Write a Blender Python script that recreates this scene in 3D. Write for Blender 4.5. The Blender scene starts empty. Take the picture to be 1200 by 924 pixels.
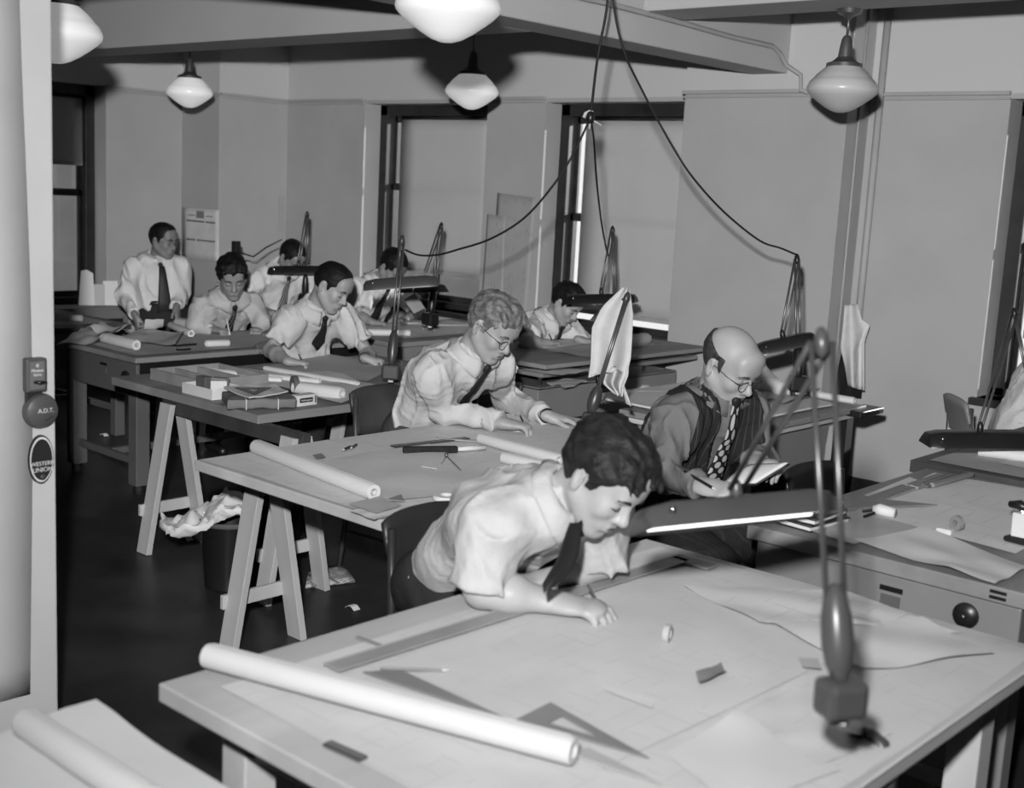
import bpy, math, random
import numpy as np
from mathutils import Vector, Matrix
random.seed(7)
rng = np.random.default_rng(7)
SC = bpy.context.scene
COL = SC.collection
PI = math.pi

# ---------------------------------------------------------------- camera
CAM_F, CAM_H = 1450.0, 1.80
_P, _RO, _YA = [math.radians(a) for a in (9.5, 3.0, 41.6)]
_fw = np.array([-math.sin(_YA) * math.cos(_P), math.cos(_YA) * math.cos(_P), -math.sin(_P)])
_r = np.cross(_fw, [0, 0, 1.0]); _r /= np.linalg.norm(_r)
_u = np.cross(_r, _fw)
CR = math.cos(_RO) * _r + math.sin(_RO) * _u
CU = -math.sin(_RO) * _r + math.cos(_RO) * _u
CC = np.array([0, 0, CAM_H])
cd = bpy.data.cameras.new('camera')
cam = bpy.data.objects.new('camera', cd); COL.objects.link(cam)
cam.matrix_world = Matrix(((CR[0], CU[0], -_fw[0], 0), (CR[1], CU[1], -_fw[1], 0), (CR[2], CU[2], -_fw[2], CAM_H), (0, 0, 0, 1)))
cd.sensor_width = 36.0; cd.sensor_fit = 'HORIZONTAL'; cd.lens = 36.0 * CAM_F / 1200.0
cd.clip_start = .05; cd.clip_end = 200
cd.dof.use_dof = True; cd.dof.focus_distance = 5.2; cd.dof.aperture_fstop = 3.1
SC.camera = cam

def ray(x, y): return _fw + CR * (x - 600) / CAM_F - CU * (y - 462) / CAM_F
def zp(x, y, z): d = ray(x, y); return CC + d * ((z - CAM_H) / d[2])      # measured point on a level plane
def yp(x, y, Y): d = ray(x, y); return CC + d * (Y / d[1])                # ... on a plane parallel to the back wall
def xp(x, y, X): d = ray(x, y); return CC + d * (X / d[0])                # ... on a plane parallel to the left wall
def dp(x, y, D): return CC + ray(x, y) * D                                # ... at a distance

# ---------------------------------------------------------------- world, sun, flash, exposure
w = bpy.data.worlds.new('daylight'); SC.world = w; w.use_nodes = True
bg = w.node_tree.nodes['Background']; bg.inputs[0].default_value = (1, 1, 1, 1); bg.inputs[1].default_value = 1.0
sun = bpy.data.lights.new('sun', 'SUN'); sun.energy = 5.5; sun.angle = .01
so = bpy.data.objects.new('sun', sun); COL.objects.link(so)
so.rotation_euler = Vector((-.42, -.80, -.18)).to_track_quat('-Z', 'Y').to_euler()
fl = bpy.data.lights.new('camera_flash', 'SPOT'); fl.energy = 288.0; fl.spot_size = math.radians(102); fl.spot_blend = 1.0; fl.shadow_soft_size = .05; fl.use_nodes = True
_nt = fl.node_tree; _em = _nt.nodes['Emission']; _fo = _nt.nodes.new('ShaderNodeLightFalloff')
_fo.inputs['Strength'].default_value = 1.0
_fa = _nt.nodes.new('ShaderNodeMath'); _fa.operation = 'MULTIPLY_ADD'; _fa.inputs[1].default_value = .52
_fb = _nt.nodes.new('ShaderNodeMath'); _fb.operation = 'MULTIPLY'; _fb.inputs[1].default_value = .065
_nt.links.new(_fo.outputs['Linear'], _fa.inputs[0]); _nt.links.new(_fo.outputs['Constant'], _fb.inputs[0]); _nt.links.new(_fb.outputs[0], _fa.inputs[2])
_nt.links.new(_fa.outputs[0], _em.inputs['Strength'])
fo = bpy.data.objects.new('camera_flash', fl); COL.objects.link(fo)
fo.location = Vector(CC - CR * .13 + np.array([0, 0, .32]))
fo.rotation_euler = Vector(ray(740, 430)).to_track_quat('-Z', 'Y').to_euler()
vs = SC.view_settings
vs.view_transform = 'Standard'; vs.look = 'None'; vs.exposure = 0.0; vs.gamma = 1.0; vs.use_curve_mapping = False

# ---------------------------------------------------------------- materials
def lin(s): return s / 12.92 if s <= .04045 else ((s + .055) / 1.055) ** 2.4
MATS = {}
def mat(name, v, rough=.6, var=.08, scale=6.0, bump=0.0, bscale=60.0, metal=0.0, spec=.35, stretch=None, emit=0.0, bdist=.01):
    if name in MATS: return MATS[name]
    m = bpy.data.materials.new(name); m.use_nodes = True; nt = m.node_tree; N = nt.nodes; L = nt.links
    b = N['Principled BSDF']
    g = lin(v)
    tc = N.new('ShaderNodeTexCoord'); mp = N.new('ShaderNodeMapping'); L.new(tc.outputs['Object'], mp.inputs[0])
    if stretch: mp.inputs['Scale'].default_value = stretch
    nz = N.new('ShaderNodeTexNoise'); nz.inputs['Scale'].default_value = scale; nz.inputs['Detail'].default_value = 5
    L.new(mp.outputs[0], nz.inputs['Vector'])
    cr = N.new('ShaderNodeValToRGB'); L.new(nz.outputs[0], cr.inputs[0])
    a, c = max(0, g * (1 - var * 2)), min(1, g * (1 + var * 2))
    cr.color_ramp.elements[0].position = .3; cr.color_ramp.elements[0].color = (a, a, a, 1)
    cr.color_ramp.elements[1].position = .7; cr.color_ramp.elements[1].color = (c, c, c, 1)
    L.new(cr.outputs[0], b.inputs['Base Color'])
    b.inputs['Roughness'].default_value = rough; b.inputs['Metallic'].default_value = metal
    b.inputs['Specular IOR Level'].default_value = spec
    if emit > 0:
        b.inputs['Emission Color'].default_value = (1, 1, 1, 1); b.inputs['Emission Strength'].default_value = emit
    if bump > 0:
        n2 = N.new('ShaderNodeTexNoise'); n2.inputs['Scale'].default_value = bscale; n2.inputs['Detail'].default_value = 4
        L.new(mp.outputs[0], n2.inputs['Vector'])
        bp = N.new('ShaderNodeBump'); bp.inputs['Strength'].default_value = bump; bp.inputs['Distance'].default_value = bdist
        L.new(n2.outputs[0], bp.inputs['Height']); L.new(bp.outputs[0], b.inputs['Normal'])
    m['base'] = v
    MATS[name] = m
    return m

def wall_mat(name, low, high, zsplit):
    """painted plaster: darker paint below the picture rail, light paint above"""
    m = mat(name, low, .75, .03, 2.0, .06, 90.0, spec=.25)
    nt = m.node_tree; N = nt.nodes; L = nt.links; b = N['Principled BSDF']
    old = b.inputs['Base Color'].links[0].from_socket
    ge = N.new('ShaderNodeNewGeometry'); sp = N.new('ShaderNodeSeparateXYZ'); L.new(ge.outputs['Position'], sp.inputs[0])
    gt = N.new('ShaderNodeMath'); gt.operation = 'GREATER_THAN'; gt.inputs[1].default_value = zsplit; L.new(sp.outputs['Z'], gt.inputs[0])
    mx = N.new('ShaderNodeMix'); mx.data_type = 'RGBA'; L.new(gt.outputs[0], mx.inputs[0])
    L.new(old, mx.inputs[6]); h = lin(high); mx.inputs[7].default_value = (h, h, h, 1)
    L.new(mx.outputs[2], b.inputs['Base Color'])
    return m

def line_mat(name, v, ink, sx=14.0, sy=11.0, thr=.93, mask=.52, rough=.7):
    """paper carrying a faint pencil drawing: thin ruled lines, broken up in patches"""
    m = mat(name, v, rough, .03, 5.0, .05, 30.0, spec=.2)
    nt = m.node_tree; N = nt.nodes; L = nt.links; b = N['Principled BSDF']
    old = b.inputs['Base Color'].links[0].from_socket
    tc = N.new('ShaderNodeTexCoord')
    acc = None
    for ax, s in (('X', sx), ('Y', sy)):
        wv = N.new('ShaderNodeTexWave'); wv.bands_direction = ax; wv.inputs['Scale'].default_value = s * .31
        L.new(tc.outputs['Object'], wv.inputs['Vector'])
        nz = N.new('ShaderNodeTexNoise'); nz.inputs['Scale'].default_value = s * .55; nz.inputs['Detail'].default_value = 0
        mpn = N.new('ShaderNodeMapping'); mpn.inputs['Location'].default_value = (s, s * 2, 0); L.new(tc.outputs['Object'], mpn.inputs[0]); L.new(mpn.outputs[0], nz.inputs['Vector'])
        g1 = N.new('ShaderNodeMath'); g1.operation = 'GREATER_THAN'; g1.inputs[1].default_value = thr; L.new(wv.outputs['Fac'], g1.inputs[0])
        g2 = N.new('ShaderNodeMath'); g2.operation = 'GREATER_THAN'; g2.inputs[1].default_value = mask; L.new(nz.outputs[0], g2.inputs[0])
        ml = N.new('ShaderNodeMath'); ml.operation = 'MULTIPLY'; L.new(g1.outputs[0], ml.inputs[0]); L.new(g2.outputs[0], ml.inputs[1])
        if acc is None: acc = ml.outputs[0]
        else:
            mxm = N.new('ShaderNodeMath'); mxm.operation = 'MAXIMUM'; L.new(acc, mxm.inputs[0]); L.new(ml.outputs[0], mxm.inputs[1]); acc = mxm.outputs[0]
    mx = N.new('ShaderNodeMix'); mx.data_type = 'RGBA'; L.new(acc, mx.inputs[0]); L.new(old, mx.inputs[6])
    k = lin(ink); mx.inputs[7].default_value = (k, k, k, 1)
    L.new(mx.outputs[2], b.inputs['Base Color'])
    return m

def stripe_mat(name, v, stripe, direction='X', scale=20.0, thr=.8, rough=.8):
    """woven cloth with narrow lighter stripes"""
    m = mat(name, v, rough, .08, 30.0, .15, 200.0, spec=.1)
    nt = m.node_tree; N = nt.nodes; L = nt.links; b = N['Principled BSDF']
    old = b.inputs['Base Color'].links[0].from_socket
    uv = N.new('ShaderNodeUVMap'); wv = N.new('ShaderNodeTexWave'); wv.bands_direction = direction; wv.inputs['Scale'].default_value = scale
    L.new(uv.outputs[0], wv.inputs['Vector'])
    g = N.new('ShaderNodeMath'); g.operation = 'GREATER_THAN'; g.inputs[1].default_value = thr; L.new(wv.outputs['Fac'], g.inputs[0])
    mx = N.new('ShaderNodeMix'); mx.data_type = 'RGBA'; L.new(g.outputs[0], mx.inputs[0]); L.new(old, mx.inputs[6]); k = lin(stripe); mx.inputs[7].default_value = (k, k, k, 1)
    L.new(mx.outputs[2], b.inputs['Base Color'])
    return m

def M_(): pass
WALL = wall_mat('wall_paint', .60, .68, 2.455)
CEIL = mat('ceiling_paint', .65, .8, .02, 2.0, .03, 60)
FLOOR = mat('linoleum', .17, .38, .25, 3.0, .04, 25, spec=.3)
TRIM = mat('dark_wood_trim', .155, .45, .15, 8.0, .05, 40)
RAILP = mat('picture_rail_paint', .58, .6, .03)
WHITEW = mat('cream_wall_paint', .73, .6, .03, 3.0, .04, 50)
PAPER = mat('white_paper', .79, .7, .025, 3.0, .10, 14.0, spec=.2)
PAPER2 = mat('tracing_paper', .78, .55, .04, 3.0, .14, 16.0, spec=.3)
PAPER3 = mat('grey_paper', .66, .7, .04, 4.0, .1, 14.0, spec=.2)
DRAWN = line_mat('drawing_paper', .80, .75, 14, 11, .985, .54)
DRAWN2 = line_mat('drawing_paper_faint', .77, .735, 22, 17, .985, .56)
WALLSHEET = line_mat('wall_drawing_paper', .57, .38, 34, 27, .96, .66)
PINE = mat('pine', .66, .6, .10, 4.0, .06, 30, stretch=(1, 1, .15))
BOARD = mat('pine_board', .70, .55, .10, 5.0, .05, 30, stretch=(1, .2, 1))
BOARDD = mat('worn_board', .49, .55, .14, 5.0, .05, 30, stretch=(1, .2, 1))
STEEL = mat('grey_enamel', .47, .42, .04, 3.0, .01, 60, spec=.4)
STEELD = mat('dark_grey_enamel', .34, .42, .05, 3.0, .01, 60, spec=.4)
BLACK = mat('black_enamel', .10, .35, .1, 5.0, spec=.45)
LAMPG = mat('lamp_grey_enamel', .22, .35, .06, 5.0, spec=.5)
LAMPL = mat('lamp_light_enamel', .28, .32, .05, 5.0, spec=.5)
CHROME = mat('chrome', .75, .18, .02, metal=1.0)
ROD = mat('steel_rod', .42, .35, .03, metal=.7)
RUBBER = mat('rubber', .09, .7, .1)
GLOBE = mat('opal_glass', .86, .25, .01, spec=.5, emit=.22)
GLOBEOFF = mat('opal_glass_unlit', .70, .3, .01, spec=.4)
BRASS = mat('dull_brass', .33, .35, .08, metal=.6)
TUBE = mat('fluorescent_tube', .9, .4, .0, emit=2.2)
TUBEOFF = mat('fluorescent_tube_off', .8, .3, .01)
CLOTH = mat('white_towel', .74, .95, .03, 20, .35, 220, spec=.05)
GREYC = mat('grey_card', .50, .7, .06)
KRAFT = mat('kraft_paper', .40, .65, .1, 8, .2, 25)
CARDB = mat('pale_card', .78, .7, .04)
DARKW_SHADE = mat('dark_wood_and_shade', .24, .45, .15, 6, .05, 30)
TRANSP = mat('amber_celluloid', .50, .3, .05, spec=.5)
RULER = mat('boxwood_rule', .55, .45, .06)
CORD = mat('black_cord', .10, .6, .1)
CORDL = mat('pale_cord', .72, .6, .1)

# ---------------------------------------------------------------- mesh helpers
LOC = {}
def rotz(a): c, s = math.cos(a), math.sin(a); return np.array([[c, -s, 0], [s, c, 0], [0, 0, 1.0]])
def frame(d, up=(0, 0, 1)):
    """columns: x along d, y, z"""
    x = np.asarray(d, float); x = x / np.linalg.norm(x)
    up = np.asarray(up, float)
    if abs(x @ up) > .98: up = np.array([1.0, 0, 0])
    y = np.cross(up, x); y /= np.linalg.norm(y)
    return np.stack([x, y, np.cross(x, y)], 1)

class MB:
    def __init__(s): s.v = []; s.f = []; s.uv = None
    def add(s, v, f):
        o = len(s.v); s.v.extend([tuple(map(float, p)) for p in v]); s.f.extend([tuple(i + o for i in q) for q in f]); return s
    def box(s, c, size, R=None):
        h = np.array(size) / 2; P = np.array([[x, y, z] for x in (-1, 1) for y in (-1, 1) for z in (-1, 1)]) * h
        if R is not None: P = P @ np.asarray(R).T
        return s.add(P + np.array(c), [(0, 1, 3, 2), (4, 6, 7, 5), (0, 4, 5, 1), (2, 3, 7, 6), (0, 2, 6, 4), (1, 5, 7, 3)])
    def box2(s, lo, hi): lo, hi = np.array(lo, float), np.array(hi, float); return s.box((lo + hi) / 2, hi - lo)
    def bar(s, a, b, wy, wz, up=(0, 0, 1)):
        a, b = np.array(a, float), np.array(b, float)
        return s.box((a + b) / 2, (np.linalg.norm(b - a), wy, wz), frame(b - a, up))
    def tube(s, pts, r, n=8, caps=True, flat=1.0):
        P = [np.array(p, float) for p in pts]; k = len(P); V = []; F = []
        T = [P[min(i + 1, k - 1)] - P[max(i - 1, 0)] for i in range(k)]
        x = T[0] / np.linalg.norm(T[0]); up = np.array([0, 0, 1.0]) if abs(x[2]) < .9 else np.array([1.0, 0, 0])
        y = np.cross(up, x); y /= np.linalg.norm(y)
        for i in range(k):
            x = T[i] / (np.linalg.norm(T[i]) + 1e-9); y = y - x * (x @ y); y /= np.linalg.norm(y); z = np.cross(x, y)
            ri = r[i] if hasattr(r, '__len__') else r
            for j in range(n):
                a = 2 * PI * j / n; V.append(P[i] + ri * (math.cos(a) * y + flat * math.sin(a) * z))
        for i in range(k - 1):
            for j in range(n): F.append((i * n + j, i * n + (j + 1) % n, (i + 1) * n + (j + 1) % n, (i + 1) * n + j))
        if caps: F.append(tuple(range(n))[::-1]); F.append(tuple((k - 1) * n + j for j in range(n)))
        return s.add(V, F)
    def lathe(s, prof, base=(0, 0, 0), n=24, R=None, closed=False):
        V = []; F = []; k = len(prof)
        for r, z in prof:
            for j in range(n): a = 2 * PI * j / n; V.append((r * math.cos(a), r * math.sin(a), z))
        V = np.array(V)
        if R is not None: V = V @ np.asarray(R).T
        V = V + np.array(base)
        for i in range(k - 1 + (1 if closed else 0)):
            i2 = (i + 1) % k
            for j in range(n): F.append((i * n + j, i * n + (j + 1) % n, i2 * n + (j + 1) % n, i2 * n + j))
        if not closed: F.append(tuple(range(n))[::-1]); F.append(tuple((k - 1) * n + j for j in range(n)))
        return s.add(V, F)
    def prism(s, poly, z0, z1, R=None, base=(0, 0, 0)):
        n = len(poly); V = np.array([(x, y, z0) for x, y in poly] + [(x, y, z1) for x, y in poly], float)
        if R is not None: V = V @ np.asarray(R).T
        F = [tuple(range(n))[::-1], tuple(range(n, 2 * n))] + [(i, (i + 1) % n, n + (i + 1) % n, n + i) for i in range(n)]
        return s.add(V + np.array(base), F)
    def grid(s, nu, nv, fn):
        V = [fn(i / (nu - 1), j / (nv - 1)) for i in range(nu) for j in range(nv)]
        F = [(i * nv + j, (i + 1) * nv + j, (i + 1) * nv + j + 1, i * nv + j + 1) for i in range(nu - 1) for j in range(nv - 1)]
        return s.add(V, F)
    def build(s, name, m, parent=None, smooth=False, bevel=0.0, solid=0.0):
        return mesh_obj(name, np.array(s.v), s.f, m, parent, smooth, bevel, solid)

def mesh_obj(name, V, F, m, parent=None, smooth=False, bevel=0.0, solid=0.0):
    me = bpy.data.meshes.new(name); o = bpy.data.objects.new(name, me)
    V = np.asarray(V, float)
    if parent is not None: loc = LOC[parent.name]
    else:
        lo, hi = V.min(0), V.max(0); loc = np.array([(lo[0] + hi[0]) / 2, (lo[1] + hi[1]) / 2, lo[2]])
    if isinstance(F, np.ndarray): F = F.tolist()
    me.from_pydata((V - loc).tolist(), [], F)
    me.update()
    if smooth:
        me.polygons.foreach_set('use_smooth', np.ones(len(me.polygons), bool))
        if smooth == 'auto':
            try: me.set_sharp_from_angle(angle=math.radians(38))
            except Exception: pass
    if m: me.materials.append(m)
    COL.objects.link(o)
    if parent is None: o.location = loc
    else: o.parent = parent
    LOC[o.name] = loc
    if parent is not None and parent.type == 'MESH': pass
    if bevel > 0:
        bm = o.modifiers.new('edge', 'BEVEL'); bm.width = bevel; bm.segments = 2; bm.limit_method = 'ANGLE'
    if solid > 0:
        sm = o.modifiers.new('thick', 'SOLIDIFY'); sm.thickness = solid; sm.offset = 1.0
    return o

def tag(o, label, cat, group=None):
    o['label'] = label; o['category'] = cat
    if group: o['group'] = group
    return o
def struct(o): o['kind'] = 'structure'; return o
def thing(name, label, cat, loc, group=None):
    o = bpy.data.objects.new(name, None); COL.objects.link(o); o.empty_display_size = .1
    o.location = loc; LOC[o.name] = np.array(loc, float)
    return tag(o, label, cat, group)
def sthing(name, loc):
    o = bpy.data.objects.new(name, None); COL.objects.link(o); o.location = loc; LOC[o.name] = np.array(loc, float); o['kind'] = 'structure'; return o
def part_label(o, label): o['label'] = label; return o
# ================================================================ the room
YW, XL, XC, YC, ZC = 7.07, -9.70, -9.14, 6.34, 3.08      # back wall, left wall, corner pillar, ceiling
XR, YN = 3.6, -3.2                                        # right and near ends of the room (behind the camera)
RAILZ = 2.455
REC = .24
struct(MB().box2((XL - .4, YN, -.12), (XR, YW + .4, 0)).build('floor', FLOOR))
struct(MB().box2((XL - .4, YN, ZC), (XR, YW + .4, ZC + .15)).build('ceiling', CEIL))

def wall_with_holes(name, a0, a1, z0, z1, holes, place, thick):
    """a wall slab pierced by window openings; place(a, t, z) -> world"""
    m = MB(); xs = sorted({a0, a1, *[h[0] for h in holes], *[h[1] for h in holes]})
    def blk(p, q, zz0, zz1):
        c = [place(p, 0, zz0), place(q, thick, zz1)]
        m.box2(np.minimum(c[0], c[1]), np.maximum(c[0], c[1]))
    for p, q in zip(xs[:-1], xs[1:]):
        h = [h for h in holes if h[0] <= p + 1e-6 and h[1] >= q - 1e-6]
        if not h: blk(p, q, z0, z1)
        else:
            blk(p, q, z0, h[0][2]); blk(p, q, h[0][3], z1)
    return struct(m.build(name, WALL))
BACKWIN = [(-8.10, -6.68, .78, 2.425), (-6.09, -4.68, .74, 2.425), (-2.69, -1.25, .74, 2.425)]
LEFTWIN = [(4.15, 5.60, .62, 2.46)]
wall_back = wall_with_holes('wall_back', XL, XR, 0, ZC, BACKWIN, lambda a, t, z: np.array([a, YW + t, z]), .36)
wall_left = wall_with_holes('wall_left', YN, YW + .36, 0, ZC, LEFTWIN, lambda a, t, z: np.array([XL - t, a, z]), .36)
struct(MB().box2((XL, YC, 0), (XC, YW, ZC)).build('wall_corner_pillar', WALL))
struct(MB().box2((-4.68, 6.80, 0), (-3.53, YW, ZC)).build('wall_pier', WALL))
struct(MB().box2((XL - .36, YN - .2, 0), (XR, YN, ZC)).build('wall_near', WALL))
struct(MB().box2((XR, YN, 0), (XR + .2, YW + .36, ZC)).build('wall_right', WALL))
# partition at the left edge of the view, with its end post
pt = struct(MB().box2((-3.46, YN, 0), (-3.34, 1.765, ZC)).build('wall_partition', WHITEW, bevel=.006))
# beams
struct(MB().box2((XL, 4.42, 2.56), (-4.20, 4.74, ZC)).build('ceiling_beam_far', CEIL, bevel=.008))
struct(MB().box2((XL, 2.26, 2.56), (-4.20, 2.58, ZC)).build('ceiling_beam_near', CEIL, bevel=.008))
struct(MB().box2((-4.20, YN, 2.56), (-3.95, YW, ZC)).build('ceiling_beam_long', CEIL, bevel=.008))
struct(MB().box2((-3.95, 5.30, 2.72), (XR, 5.64, ZC)).build('ceiling_beam_short', CEIL, bevel=.008))
# picture rails (trim) and baseboards
def rail(n, a, b):
    a, b = np.array(a), np.array(b); d = (b - a) / np.linalg.norm(b - a); nrm = np.array([-d[1], d[0], 0]) * -1
    m = MB()
    for off, h, t in ((0, .022, .030), (-.028, .014, .018)):
        c = (a + b) / 2 + np.array([0, 0, off]) + nrm * t / 2
        m.box(c, (np.linalg.norm(b - a), t, h), frame(d))
    return struct(m.build('trim_%d' % n, RAILP, bevel=.003))
zr = RAILZ
rail(1, (-9.13, YW, zr), (-8.10, YW, zr)); rail(2, (-6.68, YW, zr), (-6.09, YW, zr)); rail(3, (-4.69, 6.80, zr), (-3.52, 6.80, zr))
rail(4, (-3.51, YW, zr), (-2.69, YW, zr)); rail(5, (-1.25, YW, zr), (XR, YW, zr))
rail(6, (XL, 5.60, zr), (XL, YC, zr)); rail(7, (XL, YC, zr), (XC + .01, YC, zr)); rail(8, (XC, YC, zr), (XC, YW, zr))
rail(9, (XL, YN, zr), (XL, 4.15, zr))
struct(MB().box2((XC, YW - .02, 0), (XR, YW, .13)).build('baseboard_back', TRIM, bevel=.004))
struct(MB().box2((-4.70, 6.78, 0), (-3.51, 6.80, .13)).build('baseboard_pier', TRIM, bevel=.004))
struct(MB().box2((XL, YN, 0), (XL + .02, YC, .13)).build('baseboard_left', TRIM, bevel=.004))
struct(MB().box2((-3.34, YN, 0), (-3.325, 1.765, .12)).build('baseboard_partition', TRIM, bevel=.004))

SHADE = mat('roller_shade_cloth', .70, .9, .02, 3.0, .05, 120, spec=.1)
_nt = SHADE.node_tree; _b = _nt.nodes['Principled BSDF']; _tr = _nt.nodes.new('ShaderNodeBsdfTranslucent'); _mx = _nt.nodes.new('ShaderNodeMixShader')
_tr.inputs[0].default_value = (.5, .5, .5, 1); _mx.inputs[0].default_value = .22
_nt.links.new(_b.outputs[0], _mx.inputs[1]); _nt.links.new(_tr.outputs[0], _mx.inputs[2]); _nt.links.new(_mx.outputs[0], _nt.nodes['Material Output'].inputs[0])
GLASS = bpy.data.materials.new('window_glass'); GLASS.use_nodes = True
_nt = GLASS.node_tree; _g = _nt.nodes.new('ShaderNodeBsdfGlossy'); _t = _nt.nodes.new('ShaderNodeBsdfTransparent'); _mx = _nt.nodes.new('ShaderNodeMixShader')
_g.inputs['Roughness'].default_value = .03; _mx.inputs[0].default_value = .06
_nt.links.new(_t.outputs[0], _mx.inputs[1]); _nt.links.new(_g.outputs[0], _mx.inputs[2]); _nt.links.new(_mx.outputs[0], _nt.nodes['Material Output'].inputs[0])

def window(n, a0, a1, z0, z1, place, shade_z, gap, meet):
    """double-hung sash window; place(a, t, z): a along the wall, t into the wall"""
    root = sthing('window_%d' % n, place((a0 + a1) / 2, REC, z0))
    def bx(nm, p, q, mm, parent=root, bevel=.003):
        m = MB(); A, B = place(*p), place(*q); m.box2(np.minimum(A, B), np.maximum(A, B)); return m.build(nm, mm, parent, bevel=bevel)
    fw_ = .085
    fr = MB()
    for p, q in (((a0, REC - .06, z0), (a0 + fw_, .34, z1)), ((a1 - fw_, REC - .06, z0), (a1, .34, z1)), ((a0, REC - .06, z1 - fw_), (a1, .34, z1)), ((a0, REC - .06, z0), (a1, .34, z0 + .05))):
        A, B = place(*p), place(*q); fr.box2(np.minimum(A, B), np.maximum(A, B))
    fr.build('frame', TRIM, root, bevel=.004)
    for nm, zz0, zz1, t in (('upper_sash', meet - .02, z1 - fw_, REC + .035), ('lower_sash', z0 + .05, meet + .02, REC + .012)):
        s = MB(); w_ = .03
        for p, q in (((a0 + fw_, t, zz0), (a0 + fw_ + w_, t + .02, zz1)), ((a1 - fw_ - w_, t, zz0), (a1 - fw_, t + .02, zz1)), ((a0 + fw_, t, zz1 - .05), (a1 - fw_, t + .02, zz1)), ((a0 + fw_, t, zz0), (a1 - fw_, t + .02, zz0 + .05)),
                     (((a0 + a1) / 2 - .012, t, zz0), ((a0 + a1) / 2 + .012, t + .02, zz1))):
            A, B = place(*p), place(*q); s.box2(np.minimum(A, B), np.maximum(A, B))
        sash = s.build(nm, TRIM, root, bevel=.003)
        for k in (0, 1):
            p0 = a0 + fw_ + w_ if k == 0 else (a0 + a1) / 2 + .012
            p1 = (a0 + a1) / 2 - .012 if k == 0 else a1 - fw_ - w_
            bx('pane', (p0, t + .012, zz0 + w_), (p1, t + .018, zz1 - w_), GLASS, sash, 0)
    bx('sill', (a0 - .03, -.05, z0 - .04), (a1 + .03, REC - .06, z0), TRIM)
    # roller shade: roller, cloth, bottom slat
    A, B = place(a0 + fw_ + gap, REC + .005, z1 - fw_ - .02), place(a1 - fw_ - .004, REC + .005, z1 - fw_ - .02)
    MB().tube([A, B], .018, 10).build('shade_roller', TRIM, root, smooth=True)
    m = MB(); nrm = place(0, 1, 0) - place(0, 0, 0)
    m.grid(7, 14, lambda u, v: place(a0 + fw_ + gap + u * (a1 - a0 - 2 * fw_ - gap - .004), REC - .01 + .004 * math.sin(u * 9 + n) * v, z1 - fw_ - .02 + v * (shade_z - z1 + fw_ + .02)))
    m.build('roller_shade', SHADE, root, smooth=True, solid=.001)
    bx('shade_slat', (a0 + fw_ + gap, REC - .018, shade_z - .012), (a1 - fw_ - .004, REC - .006, shade_z + .018), RAILP)
    return root
pb = lambda a, t, z: np.array([a, YW + t, z])
window(1, *LEFTWIN[0], lambda a, t, z: np.array([XL - t, a, z]), 1.80, .01, 1.56)
window(2, *BACKWIN[0], pb, 1.06, .125, 1.75)
window(3, *BACKWIN[1], pb, .90, .12, 1.60)
window(4, *BACKWIN[2], pb, 1.10, .055, 1.62)
# pale wall of the house across the street, seen under the left window's shade
FAC = mat('facade_stucco', .31, .9, .1, 1.5); FACD = mat('facade_dark_brick', .20, .9, .1, 1.5)
fb = thing('neighbouring_building', 'pale building with darker vertical strips seen through the left window', 'building', (-14.2, 6, -3))
MB().box2((-14.6, -2, -3), (-14.2, 16, 7)).build('wall', FAC, fb)
for k in range(9):
    MB().box2((-14.2, 2.2 + k * 1.15, -3), (-14.12, 2.55 + k * 1.15, 7)).build('pilaster', FACD, fb)

# conduit along the cross beam, down the pier, and the pipes in the pier's corner
def pipe(name, label, pts, r, m=RAILP, cat='pipe'):
    return tag(MB().tube(pts, r, 10).build(name, m, smooth=True), label, cat)
xb = -3.93
def bp_(x, y): p = xp(x, y, xb); return p
c0, c1, c2 = bp_(640, -14), bp_(800, 26), bp_(915, 58)
cpts = [np.array([xb, 2.2, bp_(640, -12)[2]]), bp_(640, -12), bp_(712, 4), bp_(800, 27), bp_(860, 44), bp_(905, 54)]
e1 = yp(938, 92, 6.775); e2 = yp(948, 110, 6.775)
cpts += [np.array([xb, 6.66, cpts[-1][2] - .03]), np.array([xb + .0, 6.74, cpts[-1][2] - .09]), np.array([e1[0], 6.775, e1[2] + .02]), np.array([e1[0] + .01, 6.775, e2[2] + .02]), np.array([e2[0] + .05, 6.775, e2[2] - .005])]
pipe('conduit', 'pale painted electrical conduit running along the ceiling beam and bending down the pier', cpts, .014)
pipe('wall_pipe', 'pale vertical pipe in the corner beside the wall pier', [(-3.455, 7.045, .0), (-3.455, 7.045, ZC)], .022)
pipe('wall_pipe', 'thin vertical pipe on the side face of the wall pier', [(-3.521, 6.93, .0), (-3.521, 6.93, ZC)], .008)

# radiator cover below the left window
GRILLE = mat('radiator_cover_enamel', .40, .6, .05)
rc = thing('radiator_cover', 'grey radiator cover with a perforated grille below the left window', 'radiator', (XL + .14, 4.7, 0))
MB().box2((XL + .005, 3.9, .60), (XL + .29, 5.65, .63)).build('top', GRILLE, rc, bevel=.004)
MB().box2((XL + .25, 3.9, .0), (XL + .27, 5.65, .60)).build('panel', GRILLE, rc)
HOLE = mat('grille_hole', .05, .9)
for i in range(10):
    MB().box2((XL + .268, 4.0 + i * .16, .30), (XL + .275, 4.012 + i * .16, .52)).build('grille_bar', GRILLE, rc)
MB().box2((XL + .262, 3.95, .29), (XL + .2705, 5.6, .53)).build('grille_backing', HOLE, rc)

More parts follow.
